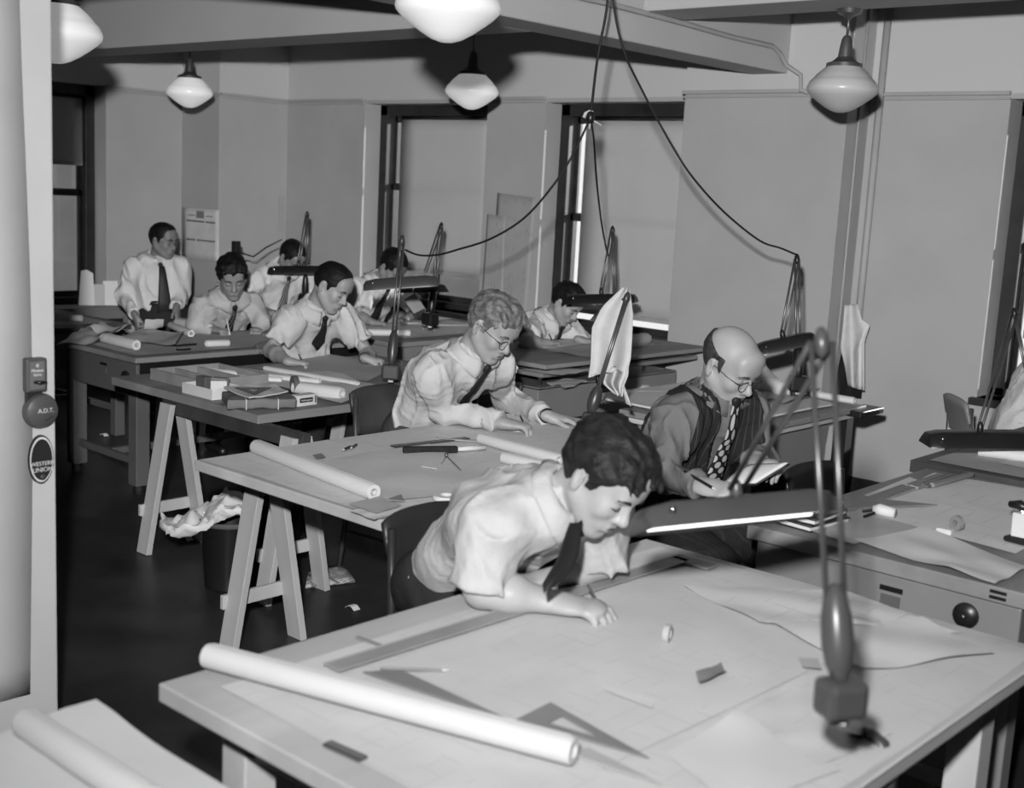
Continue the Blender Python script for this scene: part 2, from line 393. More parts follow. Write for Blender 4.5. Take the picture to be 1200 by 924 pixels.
# pendant lamps
GP = [(.055, .235), (.075, .228), (.085, .215), (.115, .19), (.135, .168), (.142, .158), (.150, .152), (.158, .142), (.168, .120), (.170, .108), (.166, .095), (.150, .078), (.12, .055), (.085, .030), (.05, .010), (.022, .001), (.002, 0)]
def pendant(loc, top, label, lit=True):
    x, y, z = loc
    t = thing('pendant_lamp', label, 'lamp', (x, y, z - .115), 'opal pendant lamps')
    MB().lathe([(r, zz) for r, zz in reversed(GP)], (x, y, z - .115), 32).build('globe', GLOBE if lit else GLOBEOFF, t, smooth='auto')
    MB().lathe([(.088, .215), (.086, .232), (.060, .240), (.036, .262), (.031, .30), (.024, .345), (.016, .36), (.006, .365)], (x, y, z - .115), 20).build('fitter', BRASS if lit else ROD, t, smooth='auto')
    MB().tube([(x, y, z + .24), (x, y, top)], .007, 8).build('stem', BRASS if lit else ROD, t, smooth=True)
    MB().lathe([(.062, 0), (.055, -.02), (.02, -.035), (.009, -.05)][::-1], (x, y, top), 20).build('canopy', BRASS if lit else ROD, t, smooth='auto')
g1 = dp(525, 8, 3.95); pendant((g1[0], g1[1], 2.36), ZC, 'large white opal pendant lamp nearest the camera, cut off by the top edge')
g3 = dp(553, 107, 7.85); pendant((g3[0], g3[1], 2.385), ZC, 'white opal pendant lamp hanging in front of the middle window')
g4 = dp(222, 110, 9.2); pendant((g4[0], g4[1], 2.37), ZC, 'small white opal pendant lamp hanging by the far corner pillar')
g5 = dp(987, 105, 5.98); pendant((g5[0], g5[1], g5[2] + .005), 2.72, 'dim grey opal pendant lamp hanging in front of the wall pier', lit=False)
g0 = dp(66, 38, 4.7); pendant((g0[0], g0[1], g0[2]), 2.56, 'white opal pendant lamp half hidden behind the left partition')
# ================================================================ tables, desks, chairs
def board_table(label, x0, x1, y0, y1, z, thick, m, legs=True, group=None, legm=None, edge=None):
    t = thing('drawing_table', label, 'table', ((x0 + x1) / 2, (y0 + y1) / 2, 0), group)
    MB().box2((x0, y0, z - thick), (x1, y1, z)).build('tabletop', m, t, bevel=.004)
    if edge:
        for a, b in (((x0 - .012, y0 - .012, z - thick - .004), (x1 + .012, y0 - .0005, z + .002)), ((x0 - .012, y1 + .0005, z - thick - .004), (x1 + .012, y1 + .012, z + .002))):
            MB().box2(a, b).build('edge_strip', edge, t, bevel=.003)
    if legs:
        for sx in (x0 + .12, x1 - .12):
            for sy in (y0 + .14, y1 - .14):
                MB().box2((sx - .04, sy - .04, 0), (sx + .04, sy + .04, z - thick)).build('leg', legm or m, t, bevel=.004)
        for sy in (y0 + .14, y1 - .14):
            MB().box2((x0 + .16, sy - .018, z - thick - .11), (x1 - .16, sy + .018, z - thick)).build('apron', legm or m, t, bevel=.003)
    return t

def sawhorse(label, xa, xb, y, ztop, spread=.17, m=PINE, inset=.07):
    """beam along X from xa to xb at y, A-frame legs spreading along Y"""
    t = thing('sawhorse', label, 'sawhorse', ((xa + xb) / 2, y, 0), 'sawhorses under the drawing tables')
    MB().box2((xa, y - .022, ztop - .07), (xb, y + .022, ztop)).build('beam', DARKW_SHADE, t, bevel=.004)  # pine beam coloured dark to paint in the shade under the tabletop
    for sx in (xa + inset, xb - inset):
        for s in (-1, 1):
            a = np.array([sx, y + s * .036, ztop - .02]); b = np.array([sx, y + s * spread, .0])
            d = b - a
            mb = MB(); R = frame(d, (1, 0, 0))
            mb.box((a + b) / 2, (np.linalg.norm(d), .030, .088), R)
            V = np.array(mb.v); V[:, 2] = np.maximum(V[:, 2], 0); mb.v = [tuple(q) for q in V]
            mb.build('leg', m, t, bevel=.003)
        f = .68
        MB().bar((sx - .045, y - spread * f - .05, ztop * (1 - f) * .86), (sx - .045, y + spread * f + .05, ztop * (1 - f) * .86), .02, .055).build('brace', m, t, bevel=.003)
    return t

def steel_desk(label, x0, x1, y0, y1, z, body, m, topm, top=.03, over=.02, leg=.07, foot=0.0, knob=None, plate=True, group='steel drafting desks', stretch=True, side_dark=None):
    t = thing('drafting_desk', label, 'desk', ((x0 + x1) / 2, (y0 + y1) / 2, 0), group)
    MB().box2((x0 - over, y0 - over, z - top), (x1 + over, y1 + over, z)).build('tabletop', topm, t, bevel=.004)
    MB().box2((x0, y0, z - top - body), (x1, y1, z - top - .006)).build('body', m, t, bevel=.006)
    for sx in (x0, x1 - leg):
        for sy in (y0, y1 - leg):
            lg = MB().box2((sx, sy, foot), (sx + leg, sy + leg, z - top - body + .01)).build('leg', m, t, bevel=.005)
            if foot: MB().lathe([(.03, .006), (.034, .03), (.03, foot), (.012, foot + .02)], (sx + leg / 2, sy + leg / 2, -.006), 12).build('caster', RUBBER, lg, smooth='auto')
    if stretch:
        for sy in (y0 + leg / 2, y1 - leg / 2): MB().box2((x0 + leg, sy - .015, .16), (x1 - leg, sy + .015, .20)).build('stretcher', m, t, bevel=.003)
        MB().box2(((x0 + x1) / 2 - .02, y0 + leg / 2 + .016, .16), ((x0 + x1) / 2 + .02, y1 - leg / 2 - .016, .20)).build('stretcher', m, t, bevel=.003)
    if knob:
        kx, kz = knob
        Rk = frame((0, -1, 0)) @ np.array([[0, 0, 1.0], [0, 1, 0], [-1, 0, 0]])
        k = MB().lathe([(.034, 0), (.037, .006), (.036, .014), (.026, .022), (.012, .025), (.001, .025)], (kx, y0 + .001, kz), 18, Rk).build('knob', BLACK, t, smooth='auto')
        MB().lathe([(.006, .025), (.005, .029), (.001, .030)], (kx, y0, kz), 8, Rk).build('screw', CHROME, k, smooth=True)
    if plate:
        px = x0 + (x1 - x0) * .55
        MB().box2((px - .035, y0 - .003, z - top - .055), (px + .035, y0 + .001, z - top - .04)).build('name_plate', BLACK, t)
        MB().box2((px - .03, y0 - .003, z - top - .10), (px + .03, y0 + .001, z - top - .066)).build('maker_plate', STEELD, t)
    return t

Z1, Z2, Z3, Z4 = .77, .78, .77, .77
# table in the foreground corner
board_table('pine drawing table in the bottom left corner, covered with white paper', -2.06, -.95, .02, 1.17, .77, .04, BOARD)
T1X0, T1X1, T1Y0, T1Y1 = -2.09, -.89, 1.32, 3.00
board_table('large pine drawing table in the foreground, under big sheets of paper', T1X0, T1X1, T1Y0, T1Y1, Z1, .04, BOARD, edge=None)
T2X0, T2X1, T2Y0, T2Y1 = -3.70, -2.64, 2.48, 4.34
board_table('pine drawing table on sawhorses in front of the blond man', T2X0, T2X1, T2Y0, T2Y1, Z2, .038, BOARD, legs=False)
sawhorse('pale pine sawhorse under the left end of the blond man\'s table', -3.76, -2.70, 2.79, Z2 - .038, .165)
sawhorse('pine sawhorse under the far end of the blond man\'s table', -3.68, -2.70, 4.05, Z2 - .038, .165)
T3X0, T3X1, T3Y0, T3Y1 = -5.50, -4.30, 3.20, 4.92
board_table('worn drawing table on sawhorses in front of the smiling man', T3X0, T3X1, T3Y0, T3Y1, Z3, .04, BOARDD, legs=False)
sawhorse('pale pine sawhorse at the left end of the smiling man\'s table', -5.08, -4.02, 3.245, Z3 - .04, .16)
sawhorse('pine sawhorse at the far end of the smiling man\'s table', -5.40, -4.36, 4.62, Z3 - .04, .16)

t4 = steel_desk('dark grey steel drafting desk on casters, in front of the man in the striped tie', -6.72, -5.96, 3.62, 5.20, .775, .19, STEELD, BOARDD, leg=.085, foot=.05, knob=(-6.06, .655), over=.012)
MB().box2((-5.945, 3.63, .555), (-5.94, 5.19, .745)).build('drop_front', BLACK, t4)
steel_desk('steel drafting desk by the middle window, in front of the man with bowed head', -6.66, -5.84, 5.42, 6.78, .77, .10, STEEL, BOARDD, plate=False, over=.03)
steel_desk('small dark desk in the far corner under the white-shirted man\'s lamp', -7.66, -7.28, 5.40, 6.50, .78, .12, STEELD, DARKW_SHADE, plate=False)
steel_desk('dark desk at the far left under the corner window', -8.62, -7.42, 3.50, 4.42, .76, .25, STEELD, DARKW_SHADE, plate=False, over=.03)

# desk of the man by the right window: steel base with a raised wooden board
T6 = steel_desk('grey steel drafting desk with a raised board, before the man by the window', -5.02, -4.42, 5.20, 6.55, .70, .22, STEEL, STEEL, top=.008, over=.0, knob=(-4.52, .605), plate=False)
tilt = math.radians(3)
MB().box2((-5.06, 5.12, .775), (-4.33, 6.64, .80)).build('drawing_board', BOARDD, T6, bevel=.004)
MB().box2((-5.08, 5.06, .835), (-4.26, 6.68, .86)).build('drawing_board', BOARDD, T6, bevel=.004)
for sy in (5.3, 6.3):
    for sx in (-4.9, -4.5):
        MB().tube([(sx, sy, .694), (sx, sy, .84)], .012, 8).build('support_post', CHROME, T6, smooth=True)
MB().tube([(-4.34, 5.62, .776), (-4.33, 5.62, .71), (-4.325, 5.64, .685), (-4.32, 5.67, .685), (-4.32, 5.69, .71)], .012, 8).build('hook', BLACK, T6, smooth=True)
MB().tube([(-4.16, 6.55, .84), (-4.12, 6.58, .80), (-4.12, 6.62, .72), (-4.13, 6.6, .6), (-4.15, 6.64, .45)], .008, 6).build('cable', BLACK, T6, smooth=True)
# low shelf table behind the towel lamp
sh = thing('side_table', 'low dark side table with folders, behind the hanging towel', 'table', (-3.85, 5.0, 0))
MB().box2((-4.12, 4.66, .56), (-3.56, 5.55, .59)).build('tabletop', BLACK, sh, bevel=.004)
for sx in (-4.10, -3.62):
    for sy in (4.70, 5.47): MB().box2((sx, sy, 0), (sx + .05, sy + .05, .56)).build('leg', BLACK, sh)
MB().box2((-4.05, 4.72, .20), (-3.57, 5.5, .56)).build('drawer_box', BLACK, sh, bevel=.004)

# table by the pier with the clamp lamp
T7 = thing('drafting_desk', 'worn drafting desk against the wall pier, with a clamp lamp', 'desk', (-3.30, 5.45, 0), 'steel drafting desks')
MB().box2((-3.50, 4.72, .745), (-2.84, 5.98, .775)).build('tabletop', BOARDD, T7, bevel=.004)
MB().box2((-3.47, 4.76, .71), (-2.87, 5.90, .742)).build('drawing_board', BOARD, T7, bevel=.004)
MB().box2((-3.44, 4.80, .48), (-2.92, 5.80, .71)).build('body', STEEL, T7, bevel=.005)
for sx in (-3.44, -2.99):
    for sy in (4.80, 5.73): MB().box2((sx, sy, 0), (sx + .07, sy + .07, .48)).build('leg', STEEL, T7, bevel=.004)
MB().box2((-2.95, 5.90, 0), (-2.90, 5.97, .71)).build('end_post', BLACK, T7)
MB().box2((-2.90, 5.80, .735), (-2.78, 6.06, .765)).build('end_rail', BLACK, T7, bevel=.004)

T8X0, T8X1, T8Y0, T8Y1 = -1.90, -1.08, 3.33, 4.60
T8 = steel_desk('light grey steel drafting desk at the right, with a black knob', T8X0, T8X1, T8Y0, T8Y1, .80, .25, STEEL, BOARDD, top=.045, over=.025, knob=(-1.225, .692), leg=.07)
MB().box2((-1.16, 3.30, .766), (-1.115, 3.306, .774)).build('slot_plate', BLACK, T8); MB().box2((-1.16, 3.30, .782), (-1.115, 3.306, .790)).build('slot_plate', BLACK, T8)
T9 = steel_desk('dark drafting desk at the right edge, under a black desk lamp', -2.02, -1.02, 4.74, 6.85, .80, .12, STEELD, DARKW_SHADE, top=.05, over=.015, plate=False)

# ---------------------------------------------------------------- chairs
def chair(label, x, y, ang, seat=.45, back=.80, m=STEELD, frame_m=None, w=.40, name='office_chair', group='office chairs'):
    """four-legged chair; local +x is where the sitter faces"""
    frame_m = frame_m or m
    t = thing(name, label, 'chair', (x, y, 0), group); R = rotz(ang); B = np.array([x, y, 0])
    W = lambda p: R @ np.array(p, float) + B
    def g(u, v):   # seat pan, slightly dished
        px, py = (u - .5) * .40, (v - .5) * w
        return W((px, py, seat - .012 * (1 - (2 * v - 1) ** 2) - .015 * (1 - u) + .008 * u))
    MB().grid(7, 7, g).build('seat', m, t, smooth=True, solid=-.02)
    def h(u, v):   # curved backrest
        a = (v - .5) * 1.5; zz = back - .22 + u * .22
        return W((-.20 - .05 * (u) - .06 * math.cos(a) + .06, math.sin(a) * w * .62, zz - .025 * (abs(2 * v - 1) ** 3) * (1 if u > .5 else -1)))
    MB().grid(6, 11, h).build('backrest', m, t, smooth=True, solid=.015)
    for s in (-1, 1):
        MB().tube([W((-.215, s * w * .40, back - .04)), W((-.195, s * w * .42, seat + .05)), W((-.19, s * w * .44, seat - .03)), W((-.25, s * w * .50, .0))], .012, 8).build('back_leg', frame_m, t, smooth=True)
        MB().tube([W((.17, s * w * .42, seat - .02)), W((.22, s * w * .48, .0))], .012, 8).build('front_leg', frame_m, t, smooth=True)
        MB().tube([W((-.21, s * w * .455, .2)), W((.195, s * w * .455, .2))], .008, 6).build('stretcher', frame_m, t, smooth=True)
    return t

# ---------------------------------------------------------------- floating-arm fluorescent lamps
def arm_lamp(label, foot, box, knuckle, shade, sdir, L=.46, lit=False, m=LAMPG, clampdir=(1, 0, 0), boxs=.075, boot_h=.14, rod_gap=.022, arm2=True, tip=False, group='fluorescent drafting lamps', sw=.13, tilt=0.0, shade_top=True):
    foot, box, knuckle, shade = [np.array(q, float) for q in (foot, box, knuckle, shade)]
    t = thing('desk_lamp', label, 'lamp', tuple(foot), group)
    cdv = np.array(clampdir, float)
    MB().bar(box - (0, 0, boxs * .5), foot + (0, 0, .012), .03, .022).build('clamp_neck', m, t, bevel=.003)
    P = [foot + (0, 0, .012), foot + cdv * .03 + (0, 0, .016), foot + cdv * .06 + (0, 0, .005), foot + cdv * .085 - (0, 0, .04), foot + cdv * .085 - (0, 0, .085), foot + cdv * .06 - (0, 0, .115)]
    MB().tube(P, .016, 8, flat=.55).build('clamp', m, t, smooth=True)
    MB().box(box, (boxs, boxs * .8, boxs * .85), frame((sdir[0], sdir[1], 0))).build('base_block', m, t, bevel=.012)
    d = knuckle - box; d /= np.linalg.norm(d)
    Rb = frame(d) @ np.array([[0, 0, 1.0], [1, 0, 0], [0, 1, 0]]).T.T
    R3 = frame(d); Rl = np.stack([R3[:, 1], R3[:, 2], R3[:, 0]], 1)
    h = boot_h; b0 = box + d * boxs * .42
    MB().lathe([(.008, -.006), (.014, .0), (.022, .02 * h / .14), (.027, .05 * h / .14), (.026, .09 * h / .14), (.019, .125 * h / .14), (.010, h), (.004, h + .004)], b0, 16, Rl).build('spring_boot', m, t, smooth=True)
    side = R3[:, 1]
    for s in (-1, 1):
        MB().tube([b0 + d * h * .85 + side * s * rod_gap * .4, knuckle + side * s * rod_gap * .5], .0055, 8).build('lower_rod', ROD, t, smooth=True)
    MB().lathe([(.002, -.026), (.010, -.018), (.0135, 0), (.012, .014), (.006, .026), (.001, .028)], knuckle, 12, Rl).build('knuckle', m, t, smooth=True)
    sd = np.array(sdir, float); sd /= np.linalg.norm(sd); Rs = frame(sd)
    top = shade + Rs[:, 2] * .045
    if arm2:
        dd = top - knuckle; q = frame(dd)[:, 1]
        for s in (-1, 1): MB().tube([knuckle + q * s * rod_gap * .5, top + q * s * rod_gap * .35], .0055, 8).build('upper_rod', ROD, t, smooth=True)
        MB().lathe([(.002, -.028), (.012, -.018), (.014, 0), (.01, .02), (.004, .028)], top - Rs[:, 2] * .008, 10, np.stack([Rs[:, 0], Rs[:, 1], Rs[:, 2]], 1)).build('shade_joint', m, t, smooth=True)
    if tilt: Rs = Rs @ np.array([[1, 0, 0], [0, math.cos(tilt), -math.sin(tilt)], [0, math.sin(tilt), math.cos(tilt)]])
    # trough-shaped shade, open below
    mb = MB(); hw, ht = sw / 2, .05
    prof = [(-hw, -.028), (-hw * .98, -.02), (-hw * .62, .018), (-hw * .45, .026), (hw * .45, .026), (hw * .62, .018), (hw * .98, -.02), (hw, -.028)]
    st = [(-L / 2, .55), (-L / 2 + .012, .86), (-L / 2 + .06, 1.0), (L / 2 - .06, 1.0), (L / 2 - .012, .86), (L / 2, .55)]
    V = []; F = []; n = len(prof)
    for x, k in st:
        for y, z in prof: V.append(shade + Rs @ np.array([x, y * (1 if k > .9 else .94 if k > .7 else .86), -.028 + (z + .028) * k]))
    for i in range(len(st) - 1):
        for j in range(n - 1): F.append((i * n + j, i * n + j + 1, (i + 1) * n + j + 1, (i + 1) * n + j))
    F.append(tuple(range(n))[::-1]); F.append(tuple((len(st) - 1) * n + j for j in range(n)))
    mb.add(V, F); shd = mb.build('lamp_shade', m, t, smooth='auto', solid=-.002)
    for s in (-.028, .028):
        MB().tube([shade + Rs @ np.array([-L / 2 + .03, s, -.012]), shade + Rs @ np.array([L / 2 - .03, s, -.012])], .012, 10).build('fluorescent_tube', TUBE if lit else TUBEOFF, shd, smooth=True)
    MB().lathe([(.001, 0), (.008, .002), (.006, .012), (.001, .014)][::-1], shade + Rs @ np.array([-L / 2 + .05, -hw * .8, .0]), 8).build('switch', CHROME, shd, smooth=True)
    return t

# front lamp, clamped to the near edge of the foreground table
b1 = zp(1003, 862, Z1); bx1 = dp(985, 818, 2.02)
arm_lamp('big grey drafting lamp clamped to the foreground table, its tube glowing', (b1[0], b1[1], Z1), (bx1[0], bx1[1], bx1[2]), dp(963, 402, 2.10), dp(862, 598, 2.55), CR * .86 - _fw * -.30 + np.array([0, 0, .05]), L=.44, lit=True, m=LAMPL, clampdir=(1, -.1, 0), boxs=.075, boot_h=.15, rod_gap=.04, sw=.14, tilt=-.42)
# lamp on the smiling man's table
b2 = zp(458, 447, Z3); k2 = dp(471, 282, 6.25)
arm_lamp('thin upright drafting lamp between the smiling man and the blond man', (b2[0], b2[1], Z3), dp(458, 436, 6.2) , k2, dp(470, 331, 6.3), CR * .95 + np.array([0, 0, .06]), L=.38, m=LAMPG, clampdir=(1, 0, 0), boxs=.09, boot_h=.17, sw=.10)
# lamp at the middle window
b3 = zp(505, 384, .77)
arm_lamp('drafting lamp with a hanging tag, beside the man with bowed head', (b3[0], b3[1], .77), dp(504, 374, 8.25), dp(517, 265, 8.3), dp(495, 338, 8.0), CR * .6 - _fw * .72 + np.array([0, 0, -.05]), L=.42, m=BLACK, clampdir=(1, 0, 0), boxs=.10, boot_h=.18)
# lamp in the far corner
b4 = xp(357, 368, -7.36)
arm_lamp('drafting lamp with a level dark shade in front of the man in the far corner', (b4[0], b4[1], .78), b4 * (1, 1, 0) + (0, 0, .84), dp(360, 252, 9.15), dp(350, 316, 9.0), CR, L=.44, m=BLACK, clampdir=(1, 0, 0), boxs=.08, boot_h=.20)
# lamp at the right-hand window
b5 = zp(722, 396, .86)
arm_lamp('drafting lamp standing behind the hanging white towel, before the right window', (b5[0], b5[1], .86), dp(721, 385, 7.4), dp(718, 270, 7.4), dp(705, 350, 7.35), CR * .92 - _fw * .3, L=.42, m=BLACK, clampdir=(1, 0, 0), boxs=.08)
# lamp on the blond man's table that carries the towel
b6 = zp(690, 500, Z2)
arm_lamp('leaning lamp post on the blond man\'s table with a towel hung over it', (b6[0], b6[1], Z2), dp(690, 490, 5.0), dp(734, 350, 5.0), dp(716, 372, 5.32), _fw * .95 + CR * .3, L=.26, m=LAMPG, clampdir=(1, 0, 0), boxs=.06, boot_h=.11, arm2=True, rod_gap=.014)
# lamp at the pier
b7 = zp(945, 462, .775)
arm_lamp('black drafting lamp clamped to the desk at the wall pier', (b7[0], b7[1], .775), dp(936, 450, 5.9), dp(934, 304, 6.0), dp(919, 402, 5.9), CR * .95 + np.array([0, 0, .22]), L=.30, m=BLACK, clampdir=(.9, -.3, 0), boxs=.09, boot_h=.16)
# lamp at the right edge
b8 = zp(1215, 520, .80)
arm_lamp('black drafting lamp with a broad shade at the right edge', (b8[0], b8[1], .80), b8 + np.array([0, 0, .06]), dp(1189, 368, 5.5), dp(1148, 513, 4.95), CR * .97 + np.array([0, 0, -.0]), L=.44, m=BLACK, clampdir=(1, 0, 0), boxs=.09, boot_h=.16, sw=.16)

# cords hanging from the ceiling
def cord(label, pts, r=.005, m=CORD, name='power_cord'):
    P = [np.array(p, float) for p in pts]; out = []
    for i in range(len(P) - 1):   # Catmull-Rom
        p0, p1, p2, p3 = P[max(i - 1, 0)], P[i], P[i + 1], P[min(i + 2, len(P) - 1)]
        for k in range(6):
            s = k / 6; out.append(.5 * (2 * p1 + (p2 - p0) * s + (2 * p0 - 5 * p1 + 4 * p2 - p3) * s * s + (3 * p1 - p0 - 3 * p2 + p3) * s ** 3))
    out.append(P[-1])
    return tag(MB().tube(out, r, 6).build(name, m, smooth=True), label, 'cord', 'power cords hung from the ceiling')
tp = dp(713, -30, 5.4); tq = np.array([tp[0], tp[1], ZC]); jn = dp(692, 138, 5.5)
cord('black power cord dropping from the ceiling to the cable joint', [tq, tp, dp(711, 10, 5.45), dp(700, 70, 5.5), dp(694, 120, 5.5), jn], .006)
cord('wavy black cord running from the joint down left to the upright lamp', [jn, dp(672, 180, 5.55), dp(650, 215, 5.6), dp(615, 255, 5.7), dp(575, 280, 5.8), dp(535, 293, 5.95), dp(512, 299, 6.1), dp(490, 299, 6.2), dp(475, 293, 6.25)], .005)
cord('black cord hanging straight from the joint to the lamp by the right window', [jn, dp(696, 165, 5.6), dp(699, 210, 5.9), dp(704, 255, 6.4), dp(710, 290, 6.9), dp(713, 300, 7.3)], .005)
cord('long black cord sweeping from the ceiling to the lamp at the pier', [tq + (.012, 0, 0), tp + (.012, 0, 0), dp(728, 50, 5.45), dp(752, 105, 5.55), dp(790, 175, 5.65), dp(815, 212, 5.7), dp(850, 250, 5.8), dp(890, 282, 5.9), dp(915, 291, 5.95), dp(934, 299, 6.0)], .005)
cr_ = thing('ceiling_rose', 'small ceiling outlet from which the black cords hang', 'ceiling outlet', tuple(tq - (0, 0, .04)))
MB().lathe([(.012, -.04), (.035, -.03), (.05, -.01), (.05, 0)], tq, 18).build('cover', RAILP, cr_, smooth='auto')
j = thing('cable_joint', 'taped cable joint with pale tape ends hanging below the ceiling', 'cable joint', tuple(jn - (0, 0, .03)))
MB().lathe([(.002, -.03), (.016, -.022), (.02, 0), (.016, .022), (.002, .03)], jn, 12).build('plug', BLACK, j, smooth=True)
MB().tube([jn + CR * -.03, jn + CR * -.022 + CU * .02, jn + CR * -.005 + CU * .028, jn + CR * .012 + CU * .022], .008, 6).build('tape_band', CORDL, j, smooth=True)
MB().bar(jn + CR * .01 - CU * .012, jn + CR * .05 - CU * .035, .008, .004).build('tape_end', CORDL, j); MB().bar(jn - CU * .015, jn + CR * -.005 - CU * .05, .008, .004).build('tape_end', CORDL, j)
# ================================================================ people
def nrm(v): v = np.asarray(v, float); return v / (np.linalg.norm(v) + 1e-12)
_LAT = rng.random((32, 32, 32)).astype(np.float32)
def vnoise(x, y, z):
    """smooth value noise in 0..1 (arrays broadcast)"""
    x, y, z = np.broadcast_arrays(x, y, z)
    xi, yi, zi = np.floor(x).astype(np.int32), np.floor(y).astype(np.int32), np.floor(z).astype(np.int32)
    fx, fy, fz = x - xi, y - yi, z - zi
    fx = fx * fx * (3 - 2 * fx); fy = fy * fy * (3 - 2 * fy); fz = fz * fz * (3 - 2 * fz)
    x0, x1, y0, y1, z0, z1 = xi & 31, (xi + 1) & 31, yi & 31, (yi + 1) & 31, zi & 31, (zi + 1) & 31
    L = _LAT
    a = L[x0, y0, z0] * (1 - fx) + L[x1, y0, z0] * fx; b = L[x0, y1, z0] * (1 - fx) + L[x1, y1, z0] * fx
    c = L[x0, y0, z1] * (1 - fx) + L[x1, y0, z1] * fx; d = L[x0, y1, z1] * (1 - fx) + L[x1, y1, z1] * fx
    return (a * (1 - fy) + b * fy) * (1 - fz) + (c * (1 - fy) + d * fy) * fz

class Grid:
    """signed distance field on a lattice, meshed with surface nets"""
    FAR = .3
    def __init__(s, lo, hi, h):
        s.h = h; s.lo = np.array(lo, float) - 2.5 * h; n = np.ceil((np.array(hi, float) + 2.5 * h - s.lo) / h).astype(int) + 1
        s.n = n; s.ax = [(s.lo[i] + h * np.arange(n[i])).astype(np.float32) for i in range(3)]
        s.D = np.full(n, s.FAR, np.float32)
    def sl(s, lo, hi):
        a = np.clip(np.floor((np.array(lo) - s.lo) / s.h).astype(int) - 1, 0, s.n); b = np.clip(np.ceil((np.array(hi) - s.lo) / s.h).astype(int) + 2, 0, s.n)
        return tuple(slice(int(p), int(q)) for p, q in zip(a, b))
    def pts(s, q): return s.ax[0][q[0]][:, None, None], s.ax[1][q[1]][None, :, None], s.ax[2][q[2]][None, None, :]
    def _do(s, prim, k, op):
        fn, lo, hi = prim; pad = max(k, 0) + 3 * s.h
        q = s.sl(np.array(lo) - pad, np.array(hi) + pad)
        if any(x.stop <= x.start for x in q): return s
        d = fn(*s.pts(q)).astype(np.float32); D = s.D[q]
        if op == 'sub': d = -d
        if k > 0:
            hh = np.maximum(k - np.abs(D - d), 0) / k; e = hh * hh * k * .25
        else: e = 0
        s.D[q] = np.minimum(D, d) - e if op == 'add' else np.maximum(D, d) + e
        return s
    def add(s, prim, k=0.0): return s._do(prim, k, 'add')
    def sub(s, prim, k=0.0): return s._do(prim, k, 'sub')
    def sample(s, P):
        P = np.atleast_2d(P); g = (P - s.lo) / s.h; i = np.clip(np.floor(g).astype(int), 0, s.n - 2); f = g - i; r = 0
        for a in (0, 1):
            for b in (0, 1):
                for c in (0, 1):
                    r = r + s.D[i[:, 0] + a, i[:, 1] + b, i[:, 2] + c] * (f[:, 0] if a else 1 - f[:, 0]) * (f[:, 1] if b else 1 - f[:, 1]) * (f[:, 2] if c else 1 - f[:, 2])
        return r
    def mesh(s):
        D = s.D; n = s.n; ins = D < 0
        c = ins[:-1, :-1, :-1].astype(np.int8)
        tot = np.zeros(tuple(n - 1), np.int8)
        for a in (0, 1):
            for b in (0, 1):
                for e in (0, 1): tot += ins[a:n[0] - 1 + a, b:n[1] - 1 + b, e:n[2] - 1 + e]
        act = (tot > 0) & (tot < 8)
        idx = np.argwhere(act)
        if len(idx) == 0: return np.zeros((0, 3)), np.zeros((0, 4), int)
        vid = np.full(tuple(n - 1), -1, np.int64); vid[act] = np.arange(len(idx))
        acc = np.zeros((len(idx), 3)); cnt = np.zeros(len(idx))
        cor = [(a, b, e) for a in (0, 1) for b in (0, 1) for e in (0, 1)]
        vals = {q: D[idx[:, 0] + q[0], idx[:, 1] + q[1], idx[:, 2] + q[2]] for q in cor}
        for q in cor:
            for ax in range(3):
                if q[ax] == 0:
                    r = list(q); r[ax] = 1; r = tuple(r); d0, d1 = vals[q], vals[r]
                    m = (d0 < 0) != (d1 < 0)
                    t = d0[m] / (d0[m] - d1[m]); p = np.tile(np.array(q, float), (m.sum(), 1)); p[:, ax] += t
                    acc[m] += p; cnt[m] += 1
        V = s.lo + s.h * (idx + acc / cnt[:, None])
        F = []
        for ax in range(3):
            o1, o2 = [(1, 2), (2, 0), (0, 1)][ax]
            A = ins.take(range(0, n[ax] - 1), ax); B = ins.take(range(1, n[ax]), ax)
            e = np.argwhere(A != B); e = e[(e[:, o1] > 0) & (e[:, o2] > 0) & (e[:, o1] < n[o1] - 1) & (e[:, o2] < n[o2] - 1)]
            inside = ins[e[:, 0], e[:, 1], e[:, 2]]
            def vv(d1, d2):
                k = e.copy(); k[:, o1] -= d1; k[:, o2] -= d2; return vid[k[:, 0], k[:, 1], k[:, 2]]
            Q = np.stack([vv(1, 1), vv(0, 1), vv(0, 0), vv(1, 0)], 1)
            Q[~inside] = Q[~inside][:, ::-1]
            F.append(Q)
        return V, np.concatenate(F)

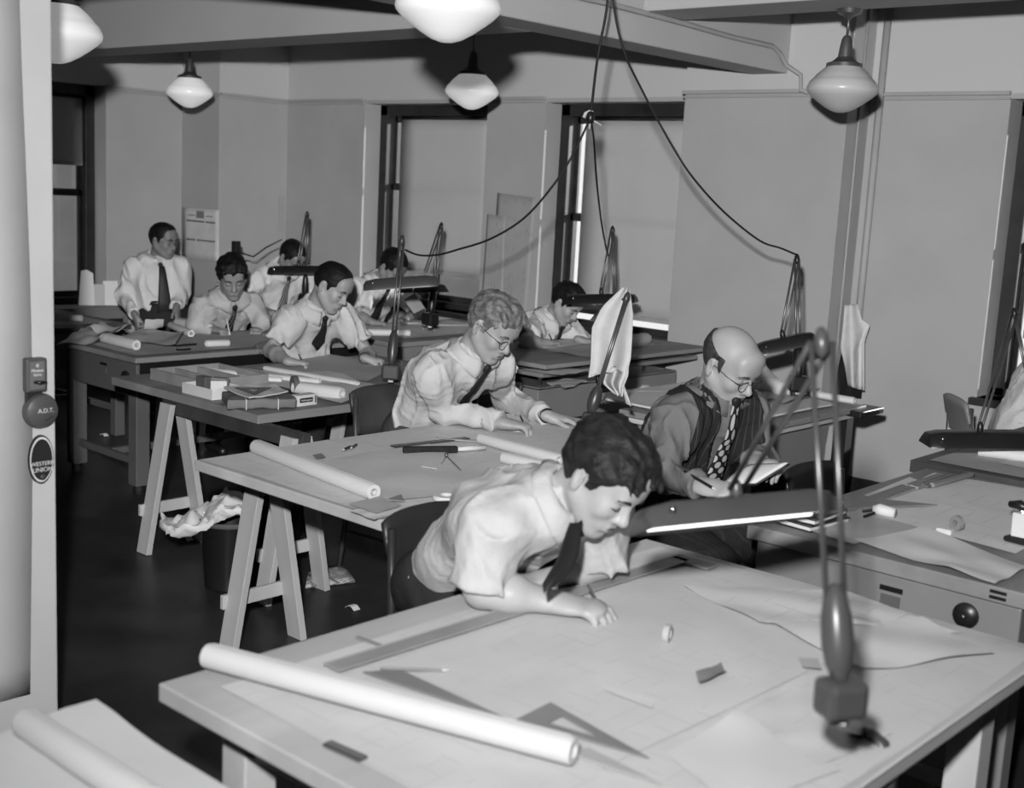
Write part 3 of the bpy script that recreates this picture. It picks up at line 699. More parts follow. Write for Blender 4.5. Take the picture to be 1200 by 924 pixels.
def cone(a, b, ra, rb, cut=None):
    a, b = np.array(a, float), np.array(b, float); ab = b - a; L2 = ab @ ab + 1e-12
    def fn(x, y, z):
        px, py, pz = x - a[0], y - a[1], z - a[2]
        t = np.clip((px * ab[0] + py * ab[1] + pz * ab[2]) / L2, 0, 1)
        d = np.sqrt((px - t * ab[0]) ** 2 + (py - t * ab[1]) ** 2 + (pz - t * ab[2]) ** 2) - (ra + (rb - ra) * t)
        if cut is not None:
            for p, nn in cut: d = np.maximum(d, (x - p[0]) * nn[0] + (y - p[1]) * nn[1] + (z - p[2]) * nn[2])
        return d
    m = max(ra, rb); return fn, np.minimum(a, b) - m, np.maximum(a, b) + m
def fcone(a, b, ra, rb, fwd, flat, cut=None):
    """capsule with an elliptical section: radius r sideways, r*flat along fwd"""
    a, b = np.array(a, float), np.array(b, float); ax = nrm(b - a); L = np.linalg.norm(b - a)
    f = np.array(fwd, float); f = nrm(f - ax * (f @ ax)); sd = np.cross(ax, f)
    def fn(x, y, z):
        px, py, pz = x - a[0], y - a[1], z - a[2]
        u = px * ax[0] + py * ax[1] + pz * ax[2]; t = np.clip(u, 0, L); v = (px * f[0] + py * f[1] + pz * f[2]) / flat; w = px * sd[0] + py * sd[1] + pz * sd[2]
        d = (np.sqrt(v * v + w * w + (u - t) ** 2) - (ra + (rb - ra) * t / L)) * (flat + 1) * .5
        if cut is not None:
            for p, nn in cut: d = np.maximum(d, (x - p[0]) * nn[0] + (y - p[1]) * nn[1] + (z - p[2]) * nn[2])
        return d
    m = max(ra, rb); return fn, np.minimum(a, b) - m, np.maximum(a, b) + m
def ell(c, r, R=None):
    c, r = np.array(c, float), np.array(r, float)
    def fn(x, y, z):
        px, py, pz = x - c[0], y - c[1], z - c[2]
        if R is not None: px, py, pz = [px * R[0, i] + py * R[1, i] + pz * R[2, i] for i in range(3)]
        k0 = np.sqrt((px / r[0]) ** 2 + (py / r[1]) ** 2 + (pz / r[2]) ** 2); k1 = np.sqrt((px / r[0] ** 2) ** 2 + (py / r[1] ** 2) ** 2 + (pz / r[2] ** 2) ** 2) + 1e-9
        return k0 * (k0 - 1) / k1
    m = r.max() if R is not None else r
    return fn, c - m, c + m

def rx(a): c, s = math.cos(a), math.sin(a); return np.array([[1, 0, 0], [0, c, -s], [0, s, c]])
def ry(a): c, s = math.cos(a), math.sin(a); return np.array([[c, 0, s], [0, 1, 0], [-s, 0, c]])

SKINS = {}
def skin(v): return mat('skin_%d' % round(v * 100), v, .48, .05, 14, .05, 90, spec=.4)
def fabric(name, v, bump=.35, bs=9.0): return mat(name, v, .85, .03, 8, .30, 26.0, spec=.10, bdist=.02)

def head_field(h, neck_l, face):
    """head in its own axes: x forward, y left, z up, origin between the ears"""
    w_, jaw, nose = face.get('w', 1.0), face.get('jaw', 1.0), face.get('nose', 1.0)
    lo = np.minimum([-.13, -.10, -.15], np.array(neck_l) - .08); hi = np.maximum([.14, .10, .14], np.array(neck_l) + .08)
    g = Grid(lo, hi, h)
    g.add(ell((-.012, 0, .036), (.100, .077 * w_, .090)))
    g.add(ell((.034, 0, -.030), (.060, .058 * w_, .082)), .035)
    for s in (-1, 1):
        g.add(cone((-.002, s * .056 * w_, -.045), (.066, s * .018, -.098 * jaw), .020, .017), .030)
        g.add(ell((.066, s * .036, -.022), (.022, .022, .022)), .025)              # cheekbone
    g.add(ell((.072, 0, -.100 * jaw), (.020, .022, .017)), .02)                    # chin
    g.add(cone((.086, -.034, .026), (.086, .034, .026), .011, .011), .022)         # brow
    g.add(ell((.072, 0, .062), (.028, .058, .040)), .03)                           # forehead
    for s in (-1, 1): g.sub(ell((.103, s * .031, .004), (.020, .019, .013)), .014)  # eye sockets
    for s in (-1, 1): g.add(ell((.0805, s * .031, .003), (.0125, .0155, .0115)), .005)    # lids
    g.add(cone((.092, 0, .012), (.106 + .006 * nose, 0, -.026), .0085, .0115), .012)
    g.add(ell((.104 + .006 * nose, 0, -.028), (.013, .0115, .011)), .010)
    for s in (-1, 1): g.add(ell((.098, s * .012, -.033), (.011, .008, .008)), .007)
    g.add(ell((.084, 0, -.062), (.016, .030, .022)), .020)                         # muzzle
    g.add(cone((.0985, -.016, -.059), (.0985, .016, -.059), .0055, .0055), .006)
    g.add(cone((.0965, -.014, -.071), (.0965, .014, -.071), .0068, .0068), .006)
    g.sub(cone((.105, -.021, -.065), (.105, .021, -.065), .0035, .0035), .004)
    g.sub(cone((.098, -.015, -.083), (.098, .015, -.083), .006, .006), .010)
    for s in (-1, 1):                                                             # ears
        Re = rotz(s * .35) @ ry(-.2)
        g.add(ell((-.012, s * .079 * w_, -.002), (.019, .0075, .033), Re), .006)
        g.add(ell((-.008, s * .077 * w_, -.026), (.012, .007, .013), Re), .006)
        g.sub(ell((-.006, s * .088 * w_, .000), (.010, .007, .019), Re), .005)
    g.add(fcone((-.030, 0, -.035), neck_l, .052, .060, (1, 0, 0), 1.0), .03)
    return g

def hair_field(h, style, w_=1.0):
    g = Grid((-.15, -.12, -.10), (.15, .12, .17), h)
    x, y, z = g.pts((slice(None),) * 3)
    kind = style.get('kind', 'short'); th = style.get('t', .012)
    xs = [-.13, -.07, -.045, -.030, -.012, .006, .016, .026, .040, .056, .080, .12]
    zs = [-.062, -.055, -.050, -.030, .028, .032, .000, -.006, .026, .040, .056, .062]
    if 'front' in style: zs = zs[:-3] + [v + style['front'] for v in zs[-3:]]
    line = np.interp(x, xs, zs)
    base = ell((-.012, 0, .036), (.100, .077 * w_, .090))[0](x, y, z)
    fl = style.get('flow', (18, 60, 34)); sh = style.get('seed', 0)
    n1 = vnoise(x * fl[0] + sh, y * fl[1], z * fl[2] + x * 20)
    n2 = vnoise(x * fl[0] * 2.2, y * fl[1] * 2.0 + sh, z * fl[2] * 2)
    vol = th + style.get('top', .012) * np.clip((z - .05) / .07, 0, 1) * np.clip((x + .07) / .14, .25, 1)
    d = base - vol - (n1 - .5) * style.get('rough', .010) - (n2 - .5) * style.get('rough', .010) * .5
    d = np.maximum(d, (line - z) * .75 - (n2 - .5) * .012)
    if kind == 'fringe':
        d = np.maximum(d, (z - .050 - .25 * np.clip(-x, 0, .1)) * .8); d = np.maximum(d, x - .028)
    g.D = np.minimum(d, .3).astype(np.float32)
    if kind == 'quiff':
        for k in range(7):
            a = (k - 3) * .022
            g.add(cone((.058, a * .9, .100), (.088 + .006 * math.cos(k * 2.1), a + .008 * math.sin(k * 1.7 + sh), .092 - .010 * abs(k - 3) / 3), .014, .010), .012)
        g.D = g.D - ((vnoise(x * 45, y * 70, z * 45) - .5) * .008).astype(np.float32)
    if kind == 'forelock':
        for k in range(6):
            a = (k - 2.5) * .02
            g.add(cone((.05, a, .105), (.105, a * 1.15 + .004 * math.sin(k * 3), .070 - .012 * math.cos(k)), .016, .006), .010)
        g.D = g.D - ((vnoise(x * 30, y * 80, z * 50) - .5) * .009).astype(np.float32)
    return g

HANDP = {'rest': ((14, 24, 14), (12, 26, 16), (14, 28, 16), (18, 28, 18)), 'pen': ((34, 48, 18), (42, 54, 22), (50, 62, 30), (56, 66, 34)),
         'write': ((22, 34, 16), (28, 38, 20), (34, 42, 22), (38, 44, 24)), 'fist': ((62, 78, 40), (66, 80, 44), (68, 82, 46), (70, 80, 46)), 'hold': ((30, 40, 30), (34, 44, 30), (38, 48, 30), (44, 50, 34))}
def hand_mesh(h, wrist, dirv, dors, right, pose, elbow, r_el=.044, r_wr=.028, shoulder=None, scale=1.0):
    """forearm and hand as one surface; local x along the fingers, z out of the back of the hand, thumb towards y*s"""
    x = nrm(dirv); z = np.asarray(dors, float); z = nrm(z - x * (x @ z)); y = np.cross(z, x); R = np.stack([x, y, z], 1)
    loc = lambda p: (R.T @ (np.asarray(p, float) - np.asarray(wrist))) / scale
    s = 1 if right else -1
    el = loc(elbow); sh = loc(shoulder) if shoulder is not None else None
    lo = np.minimum([-.03, -.09, -.13], el - .06); hi = np.maximum([.20, .09, .05], el + .06)
    if sh is not None: lo, hi = np.minimum(lo, sh - .02), np.maximum(hi, sh + .02)
    g = Grid(lo, hi, h)
    if sh is not None: g.add(cone(sh * .75 + el * .25, el, .036, .040))
    mid = el * .62
    g.add(cone(el, mid, r_el * .92, r_el), .02); g.add(fcone(mid, (0, 0, 0), r_el, r_wr, (0, 0, 1), .85), .02)
    g.add(fcone((0, 0, 0), (.03, 0, 0), r_wr, .034, (0, 0, 1), .62), .02)
    g.add(fcone((.025, 0, .0), (.078, 0, .002), .034, .037, (0, 0, 1), .42), .014)
    g.add(cone((.022, s * .022, -.008), (.06, s * .030, -.010), .017, .012), .014)
    for i, (yy, L) in enumerate(zip((.0285, .0095, -.0095, -.0275), (.074, .082, .076, .060))):
        p = np.array([.084 - .006 * (i == 3) - .002 * (i == 0), yy * s, .003]); a = 0; lens = (L * .46, L * .30, L * .24); rr = (.0092, .0084, .0078, .0066)
        dy = (.10, .02, -.04, -.12)[i] * s
        if i == 3: rr = tuple(q * .9 for q in rr)
        for k in range(3):
            a += math.radians(HANDP[pose][i][k]); q = p + lens[k] * nrm((math.cos(a), dy * math.cos(a), -math.sin(a)))
            g.add(cone(p, q, rr[k], rr[k + 1]), .009 if k == 0 else .003); p = q
    if pose == 'rest': T = ((.03, .030, -.008), (.062, .052, -.016), (.088, .056, -.022))
    elif pose == 'fist': T = ((.03, .030, -.012), (.066, .040, -.028), (.088, .018, -.040))
    else: T = ((.03, .030, -.012), (.066, .046, -.030), (.094, .030, -.044))
    T = [np.array((a, b * s, c)) for a, b, c in T]
    g.add(cone(T[0], T[1], .0125, .0105), .008); g.add(cone(T[1], T[2], .0105, .0078), .003)
    V, F = g.mesh()
    return (V * scale) @ R.T + np.asarray(wrist), F, R

def ik(S, W, hint, l1=.285, l2=.255):
    S, W = np.asarray(S, float), np.asarray(W, float); d = np.linalg.norm(W - S)
    k = max(1.0, d / (l1 + l2) * 1.002); l1 *= k; l2 *= k
    if k > 1.06: print('   long arm', round(k, 2))
    u = (W - S) / d; a = (l1 * l1 - l2 * l2 + d * d) / (2 * d); hgt = math.sqrt(max(0, l1 * l1 - a * a))
    hv = np.asarray(hint, float); hv = nrm(hv - u * (u @ hv))
    return S + u * a + hv * hgt

def uv_grid(o, nu, nv):
    me = o.data; uv = me.uv_layers.new(name='UVMap'); 
    for li, l in enumerate(me.loops):
        i, j = divmod(l.vertex_index, nv); uv.data[li].uv = (j / (nv - 1), i / (nu - 1))

def dots_mat():
    m = mat('polka_dot_silk', .12, .6, .05, spec=.2); nt = m.node_tree; N = nt.nodes; L = nt.links; b = N['Principled BSDF']
    old = b.inputs['Base Color'].links[0].from_socket
    uv = N.new('ShaderNodeUVMap'); mp = N.new('ShaderNodeMapping'); mp.inputs['Scale'].default_value = (1.45, 7.5, 1); mp.inputs['Rotation'].default_value = (0, 0, 0); L.new(uv.outputs[0], mp.inputs[0])
    outs = []
    for off in ((0, 0, 0), (.5, .5, 0)):
        ad = N.new('ShaderNodeVectorMath'); ad.operation = 'ADD'; ad.inputs[1].default_value = off; L.new(mp.outputs[0], ad.inputs[0])
        fr = N.new('ShaderNodeVectorMath'); fr.operation = 'FRACTION'; L.new(ad.outputs[0], fr.inputs[0])
        ds = N.new('ShaderNodeVectorMath'); ds.operation = 'DISTANCE'; ds.inputs[1].default_value = (.5, .5, 0); L.new(fr.outputs[0], ds.inputs[0])
        lt = N.new('ShaderNodeMath'); lt.operation = 'LESS_THAN'; lt.inputs[1].default_value = .27; L.new(ds.outputs['Value'], lt.inputs[0]); outs.append(lt.outputs[0])
    mxm = N.new('ShaderNodeMath'); mxm.operation = 'MAXIMUM'; L.new(outs[0], mxm.inputs[0]); L.new(outs[1], mxm.inputs[1])
    mx = N.new('ShaderNodeMix'); mx.data_type = 'RGBA'; L.new(mxm.outputs[0], mx.inputs[0]); L.new(old, mx.inputs[6]); k = lin(.66); mx.inputs[7].default_value = (k, k, k, 1)
    L.new(mx.outputs[2], b.inputs['Base Color']); return m
TIES = {'dark': mat('dark_silk', .13, .55, .06, spec=.25), 'stripe': stripe_mat('striped_silk', .13, .46, 'DIAGONAL', 1.6, .80, .6), 'stripe2': stripe_mat('bold_striped_silk', .16, .62, 'DIAGONAL', 2.2, .62, .6), 'dots': dots_mat()}

def pinstripe_mat(name, v, stripe):
    m = mat(name, v, .9, .06, 30, .2, 160, spec=.08); nt = m.node_tree; N = nt.nodes; L = nt.links; b = N['Principled BSDF']
    old = b.inputs['Base Color'].links[0].from_socket
    tc = N.new('ShaderNodeTexCoord'); mp = N.new('ShaderNodeMapping'); mp.inputs['Rotation'].default_value = (0, 0, math.radians(14)); L.new(tc.outputs['Object'], mp.inputs[0])
    wv = N.new('ShaderNodeTexWave'); wv.bands_direction = 'Y'; wv.inputs['Scale'].default_value = 17.0; L.new(mp.outputs[0], wv.inputs['Vector'])
    g = N.new('ShaderNodeMath'); g.operation = 'GREATER_THAN'; g.inputs[1].default_value = .93; L.new(wv.outputs['Fac'], g.inputs[0])
    mx = N.new('ShaderNodeMix'); mx.data_type = 'RGBA'; L.new(g.outputs[0], mx.inputs[0]); L.new(old, mx.inputs[6]); k = lin(stripe); mx.inputs[7].default_value = (k, k, k, 1)
    L.new(mx.outputs[2], b.inputs['Base Color']); return m

def person(label, hip, face, neck, head, look, hands, shirt, trousers, hair, hairm, skinv=.62, sleeve='long', tie='dark', tie_len=.42, glasses=False, vest=None,
           res=1.0, stand=False, twist=0.0, lean_fold=.05, facep={}, watch=None, belt=True, tie_pts=None, shw=.168, cuffs=True, brow=.14, legs=None, tie_w=.085, hs=1.0, nf=.16, tie_knot=True):
    hip, neck, head = [np.array(q, float) for q in (hip, neck, head)]
    neck = neck + (head - neck) * nf
    t = thing('person', label, 'person', (hip[0], hip[1], 0))
    F = rotz(face) @ np.array([1.0, 0, 0]); Lf = rotz(face) @ np.array([0, 1.0, 0])
    up = nrm(neck - hip); Ls = nrm(rotz(face + twist) @ np.array([0, 1.0, 0])); Ls = nrm(Ls - up * (Ls @ up) * .5)
    cf = nrm(np.cross(Ls, up)); cf = cf if cf @ F > 0 else -cf          # chest forward
    chest = hip + (neck - hip) * .62 - cf * lean_fold; waist = hip + (neck - hip) * .25 - cf * lean_fold * .6
    SR, SL = neck - up * .055 - Ls * shw + cf * .02, neck - up * .055 + Ls * shw + cf * .02
    hb = .006 * res
    # ---- head
    yaw, pitch, roll = [math.radians(a) for a in look]
    RH = rotz(yaw) @ ry(pitch) @ rx(roll)
    tol = lambda p: RH.T @ (np.asarray(p, float) - head) / hs
    hg = head_field(.0046 * res, tol(neck - up * .03 + cf * .0), facep)
    V, Fq = hg.mesh(); BV = [V @ RH.T * hs + head]; BF = [Fq]; off = len(V)
    # ---- arms
    arms = []
    for right in (True, False):
        S = SR if right else SL; hd = hands['R' if right else 'L']
        W = np.array(hd['p'], float); E = np.array(hd['e'], float) if 'e' in hd else ik(S, W, hd.get('hint', (-F * .3 + (-Lf if right else Lf) * .8 + np.array([0, 0, -.6]))))
        if 'e' in hd: print('  arm', 'R' if right else 'L', np.round([np.linalg.norm(E - S), np.linalg.norm(W - E)], 2))
        hv, hf, HR = hand_mesh(.0042 * res, W, hd['d'], hd.get('up', (0, 0, 1)), right, hd.get('pose', 'rest'), E if sleeve != 'long' else W + (E - W) * .42, r_el=.044 if sleeve != 'long' else .032, shoulder=S if sleeve != 'long' else None, scale=hd.get('scale', 1.0))
        if not hd.get('hide'):
            BV.append(hv); BF.append(hf + off); off += len(hv)
        arms.append((S, E, W, HR, right, hd))
    # ---- torso and legs under the clothes
    HL, HRt = hip + Lf * .09, hip - Lf * .09
    lp = []
    for s, H in ((1, HL), (-1, HRt)):
        if legs is not None: kn, an = [np.array(q, float) for q in legs[0 if s > 0 else 1]]
        elif stand: kn = H + F * .16 + Lf * s * .02 - np.array([0, 0, .36]); an = np.array([kn[0], kn[1], .10]) - F * .06
        else: kn = H + F * .40 + Lf * s * .05 + np.array([0, 0, -.06]); an = np.array([kn[0], kn[1], .09]) - F * .08
        lp.append((H, kn, an))
    P = np.array([hip, neck, SR, SL] + [q for l in lp for q in l])
    g = Grid(P.min(0) - .18, P.max(0) + .18, .022)
    g.add(fcone(hip, waist, .125, .11, cf, .7)); g.add(fcone(waist, chest, .11, .125, cf, .62), .05); g.add(fcone(chest, neck - up * .08, .125, .08, cf, .55), .05)
    g.add(cone(SR * .85 + SL * .15, SL * .85 + SR * .15, .034, .034), .04)
    for H, kn, an in lp: g.add(cone(H, kn, .07, .05), .04); g.add(cone(kn, an, .048, .035), .02)
    V, Fq = g.mesh(); BV.append(V); BF.append(Fq + off)
    body = mesh_obj('body', np.concatenate(BV), np.concatenate(BF), skin(skinv), t, smooth=True)
    # ---- shirt
    P = np.array([hip - up * .05, neck, SR, SL, arms[0][1], arms[1][1]] + ([arms[0][2], arms[1][2]] if sleeve == 'long' else []))
    sg = Grid(P.min(0) - .20, P.max(0) + .20, (.0066 if vest else .0078) * res)
    wl = hip + up * (.03 if not stand else .07)                         # waistline where the shirt is tucked in
    cutw = [(wl, -up)]
    sg.add(fcone(hip + up * .0, waist, .150, .158, cf, .74, cut=cutw)); sg.add(fcone(waist, chest, .162, .172, cf, .70), .06)
    sg.add(fcone(chest, neck - up * .10, .168, .125, cf, .66), .06)
    for S in (SR, SL):
        sg.add(cone(neck - up * .055 + (S - neck) * .15, S - up * .012, .060, .058), .05)
        sg.add(cone(chest + (S - neck) * .30 + up * .02, S - up * .045, .105, .062), .06)
    sg.add(fcone(chest + up * .03, neck - up * .06 - cf * .01, .14, .10, cf, .8), .06)
    sg.add(cone(neck - up * .05, neck - up * .01, .080, .058), .05)
    torsoD = sg.D.copy()
    for S, E, W, HR, right, hd in arms:
        if sleeve == 'long':
            cw = W + nrm(E - W) * .012; ax = nrm(W - E)
            sg.add(cone(S, E, .062, .052), .07); sg.add(cone(E, W, .052, .040, cut=[(cw, ax)]), .02)
            if cuffs: sg.add(cone(W + nrm(E - W) * .075, W, .043, .043, cut=[(cw, ax), (W + nrm(E - W) * .072, -ax)]), .006)
        else:
            fr = .93 if sleeve == 'rolled' else .68
            e = S + (E - S) * fr; ax = nrm(E - S)
            sg.add(cone(S, E, .066, .072 if sleeve == 'rolled' else .078, cut=[(e, ax)]), .07)
            if sleeve == 'rolled': sg.add(cone(e - ax * .07, e, .073, .076, cut=[(e, ax), (e - ax * .065, -ax)]), .008)
            else: sg.sub(cone(e - ax * .012, e + ax * .1, .052, .06), .004)
    x, y, z = sg.pts((slice(None),) * 3)
    # folds: long soft creases running down the cloth, plus ripples across the sleeves
    q1 = x * cf[0] + y * cf[1] + z * cf[2]; q2 = x * Ls[0] + y * Ls[1] + z * Ls[2]; q3 = x * up[0] + y * up[1] + z * up[2]
    wv_ = 2.6 * vnoise(q1 * 6, q2 * 6, q3 * 6)
    f1 = np.abs(vnoise(q2 * 19 + wv_ * .8 + q3 * 4, q3 * 3.2 + q2 * 4, q1 * 14 + q3 * 3) - .5) * 2
    f2 = np.abs(vnoise(q1 * 10 + 7 + wv_, q3 * 24 - q2 * 14, q2 * 6 + 4) - .5) * 2
    f1 = 1 - (1 - np.clip(f1 * 1.3, 0, 1)) ** 1.6; f2 = 1 - (1 - np.clip(f2 * 1.3, 0, 1)) ** 1.6
    sg.D += np.where(np.abs(sg.D) < .08, .020 * f1 + .0035 * f2 - .014, 0).astype(np.float32)
    TGr = Grid.__new__(Grid); TGr.h, TGr.lo, TGr.n, TGr.ax = sg.h, sg.lo, sg.n, sg.ax; TGr.D = torsoD - (.030 if vest else .012)
    V, Fq = sg.mesh(); sh = mesh_obj('shirt', V, Fq, shirt, t, smooth=True)
    # collar
    nk = nrm(head + RH @ np.array([-.03, 0, -.06]) - neck + up * .05); cb = neck + nk * .022 - up * .012
    cfn = nrm(cf - nk * (cf @ nk)); csd = np.cross(nk, cfn)
    rows = 6; nt_ = 33
    def col(i, j):
        th = math.radians(9) + (2 * PI - math.radians(18)) * j; fr = (1 + math.cos(th)) / 2
        a, b = .066, .066
        rr, zz = [(.0, -.010), (.0, .030 - .014 * fr), (.005, .036 - .014 * fr), (.011, .026 - .018 * fr), (.016, .004 - .030 * fr ** 2), (.018 + .010 * fr ** 5, -.012 - .050 * fr ** 4)][i]
        rad = cfn * math.cos(th) + csd * math.sin(th)
        p = cb + rad * (a + rr) + cfn * .002 + nk * zz
        if i >= 2:
            for _ in range(14):
                if sg.sample(p)[0] > .0035 + .001 * i: break
                p = p + rad * .004 + nk * .0015
        return p
    mb = MB(); mb.grid(rows, nt_, lambda u, v: col(int(round(u * (rows - 1))), v)); mb.build('collar', shirt, t, smooth=True, solid=.002)
    # ---- tie
    if tie:
        k0 = cb + cfn * .074 - nk * .010
        for _ in range(20):
            if sg.sample(k0)[0] > .010: break
            k0 = k0 + cfn * .004
        if tie_pts is None:
            pts = [k0 + cfn * .006]
            for i in range(1, 13):
                base = neck - up * (.045 + tie_len * i / 12) ; p0 = base + cf * .30; best = None
                for r in np.linspace(.30, -.05, 71):
                    if TGr.sample(base + cf * r)[0] < .004: best = base + cf * r; break
                pts.append(best if best is not None else pts[-1] - up * tie_len / 12)
            for i in range(2, len(pts) - 1): pts[i] = pts[i]
            pts = [pts[0]] + [(pts[i - 1] + pts[i] * 2 + pts[min(i + 1, len(pts) - 1)]) / 4 + cf * .003 for i in range(1, len(pts))]
        else: pts = [k0] + [np.array(p, float) for p in tie_pts]
        for i in range(len(pts)):
            for _ in range(20):
                if (sg if tie_pts is not None or i < 2 else TGr).sample(pts[i])[0] > .006: break
                pts[i] = pts[i] + cf * .004
        n = len(pts); sdv = Ls
        def tf(u, v):
            i = int(round(u * (n - 1))); wd = (.030 + (tie_w - .030) * min(1, u * 1.15)) * (1 if u < .93 else .80)
            tg = nrm(pts[min(i + 1, n - 1)] - pts[max(i - 1, 0)]); nn = nrm(np.cross(sdv, tg)); nn = nn if nn @ cf > 0 else -nn
            c = pts[i] + sdv * (v - .5) * wd + nn * (.005 * (1 - (2 * v - 1) ** 2))
            if i == n - 1: c = c + tg * (.045 * (1 - abs(2 * v - 1)))
            return c
        mb = MB(); mb.grid(n, 7, tf); to = mb.build('necktie', TIES[tie], t, smooth=True, solid=.003); uv_grid(to, n, 7)
        if tie_knot:
            Rk = np.stack([cfn, csd, nk], 1); g = Grid((-.03, -.03, -.04), (.03, .03, .03), .003)
            g.add(fcone((0, 0, .012), (0, 0, -.018), .019, .011, (1, 0, 0), .7)); V, Fq = g.mesh()
            mesh_obj('tie_knot', V @ Rk.T + k0 + cfn * .006 + nk * .004, Fq, TIES['dark'], t, smooth=True)
    # ---- vest
    if vest:
        vg = Grid.__new__(Grid); vg.h, vg.lo, vg.n, vg.ax = sg.h, sg.lo, sg.n, sg.ax; vg.D = np.maximum(sg.D - .013, torsoD - .075)
        vg.add(fcone(hip - up * .06, waist, .170, .180, cf, .80, cut=[(hip - up * .05, -up)]), .03)
        x, y, z = vg.pts((slice(None),) * 3)
        q1 = (x - neck[0]) * cf[0] + (y - neck[1]) * cf[1] + (z - neck[2]) * cf[2]; q2 = (x - neck[0]) * Ls[0] + (y - neck[1]) * Ls[1] + (z - neck[2]) * Ls[2]; q3 = (x - neck[0]) * up[0] + (y - neck[1]) * up[1] + (z - neck[2]) * up[2]
        lim = np.interp(q3, [-.5, -.30, -.24, -.16, -.05, .05], [.26, .22, .185, .158, .148, .14])
        vcut = np.minimum((q3 + .29) * .13 - np.abs(q2), q1 + .01)
        vcut = np.maximum(vcut, .078 - np.sqrt(q2 ** 2 + q1 ** 2) + np.minimum(0, (q3 + .05)) * 2)
        vcut = np.maximum(vcut, np.abs(q2) - lim)
        vg.D = np.maximum(vg.D, vcut.astype(np.float32))
        vg.D += np.where(np.abs(vg.D) < .05, .004 * vnoise(q2 * 14, q3 * 9, q1 * 9), 0).astype(np.float32)
        V, Fq = vg.mesh(); vo = mesh_obj('vest', V, Fq, vest, t, smooth=True)
        for i in range(5):
            base = neck - up * (.30 + .052 * i) + Ls * .004
            for r in np.linspace(.30, 0, 101):
                if vg.sample(base + cf * r)[0] < .001:
                    MB().lathe([(.007, 0), (.007, .003), (.004, .005), (.001, .005)], base + cf * r, 10, np.stack([Ls, np.cross(cf, Ls), cf], 1)).build('button', BLACK, vo, smooth=True); break
    # ---- trousers, belt, shoes
    P2 = np.array([hip] + [q for l in lp for q in l]); tg = Grid(P2.min(0) - .20, P2.max(0) + .20, .013 * res)
    ct = [(wl + up * .02, up)]
    tg.add(fcone(hip - up * .03, wl + up * .06, .170, .162, cf, .78, cut=ct))
    for H, kn, an in lp:
        tg.add(cone(H - F * .03, kn, .098, .072), .05); tg.add(cone(kn, an, .070, .056, cut=[(an - (0, 0, .03), (0, 0, -1))]), .03)
    x, y, z = tg.pts((slice(None),) * 3)
    tg.D += np.where(np.abs(tg.D) < .06, .016 * (np.abs(vnoise(x * 9, y * 9 + z * 5, z * 9) - .5) * 2) - .004, 0).astype(np.float32)
    V, Fq = tg.mesh(); tr = mesh_obj('trousers', V, Fq, trousers, t, smooth=True)
    if belt:
        ring = []
        for k in range(28):
            a = 2 * PI * k / 27; ring.append(wl + up * .004 + Ls * math.cos(a) * .170 + cf * math.sin(a) * .134)
        mb = MB(); mb.grid(28, 3, lambda u, v: ring[int(round(u * 27))] + up * (v - .5) * .030); mb.build('belt', BLACK, tr, smooth=True, solid=.004)
    for H, kn, an in lp:
        g = Grid((-.11, -.06, -.02), (.22, .06, .14), .009); g.add(cone((-.05, 0, .038), (.14, 0, .03), .038, .034)); g.add(cone((-.04, 0, .04), (-.01, 0, .10), .042, .045), .03); g.D = np.maximum(g.D, (.0 - g.pts((slice(None),) * 3)[2]))
        V, Fq = g.mesh(); mesh_obj('shoe', V @ rotz(face).T + np.array([an[0], an[1], 0]), Fq, BLACK, t, smooth=True)
    # ---- hair, brows, lashes
    hgf = hair_field(.0048 * res, hair, facep.get('w', 1.0)); V, Fq = hgf.mesh(); mesh_obj('hair', V @ RH.T * hs + head, Fq, hairm, t, smooth=True)
    hw = lambda p: RH @ np.array(p, float) * hs + head
    BR = mat('brow_%d' % round(brow * 100), brow, .9)
    for s in (-1, 1):
        MB().tube([hw((.1015, s * .013, .023)), hw((.1025, s * .026, .030)), hw((.0965, s * .040, .031)), hw((.0865, s * .051, .024))], [.003, .005, .0045, .002], 6).build('eyebrow', BR, t, smooth=True)
        MB().tube([hw((.0905, s * .017, -.002)), hw((.0945, s * .026, -.0045)), hw((.0935, s * .036, -.005)), hw((.086, s * .046, -.003))], [.0014, .002, .002, .0014], 6).build('eyelash', BLACK, t, smooth=True)
    LP = mat('lips_%d' % round(skinv * 100), skinv * .80, .5)
    MB().tube([hw((.0955, -.021, -.065)), hw((.1015, -.010, -.0645)), hw((.1025, 0, -.0655)), hw((.1015, .010, -.0645)), hw((.0955, .021, -.065))], [.0008, .0018, .002, .0018, .0008], 6).build('mouth', mat('mouth_line', .20, .6), t, smooth=True)
    if glasses:
        gl = MB()
        rim = .0014
        for s in (-1, 1):
            c = np.array([.112, s * .033, .000]); pts = [hw(c + np.array([-.006 * abs(math.cos(a)) ** 2, .022 * math.cos(a), .0195 * math.sin(a)])) for a in np.linspace(0, 2 * PI, 25)]
            gl.tube(pts, rim, 6, caps=False)
            gl.tube([hw((.106, s * .055, .006)), hw((.06, s * .076, .010)), hw((-.005, s * .082, .012)), hw((-.028, s * .082, -.006))], rim, 6)
        gl.tube([hw((.110, -.011, .004)), hw((.116, 0, .008)), hw((.110, .011, .004))], rim, 6)
        go = gl.build('spectacles', mat('wire_rim', .30, .3, .02, metal=.8), t, smooth=True)
        for s in (-1, 1):
            MB().lathe([(.0005, 0), (.021, -.001), (.0005, -.002)], hw((.109, s * .033, 0)), 18, RH @ np.array([[0, 0, 1.0], [0, 1, 0], [-1, 0, 0]])).build('lens', GLASS, go, smooth=True)
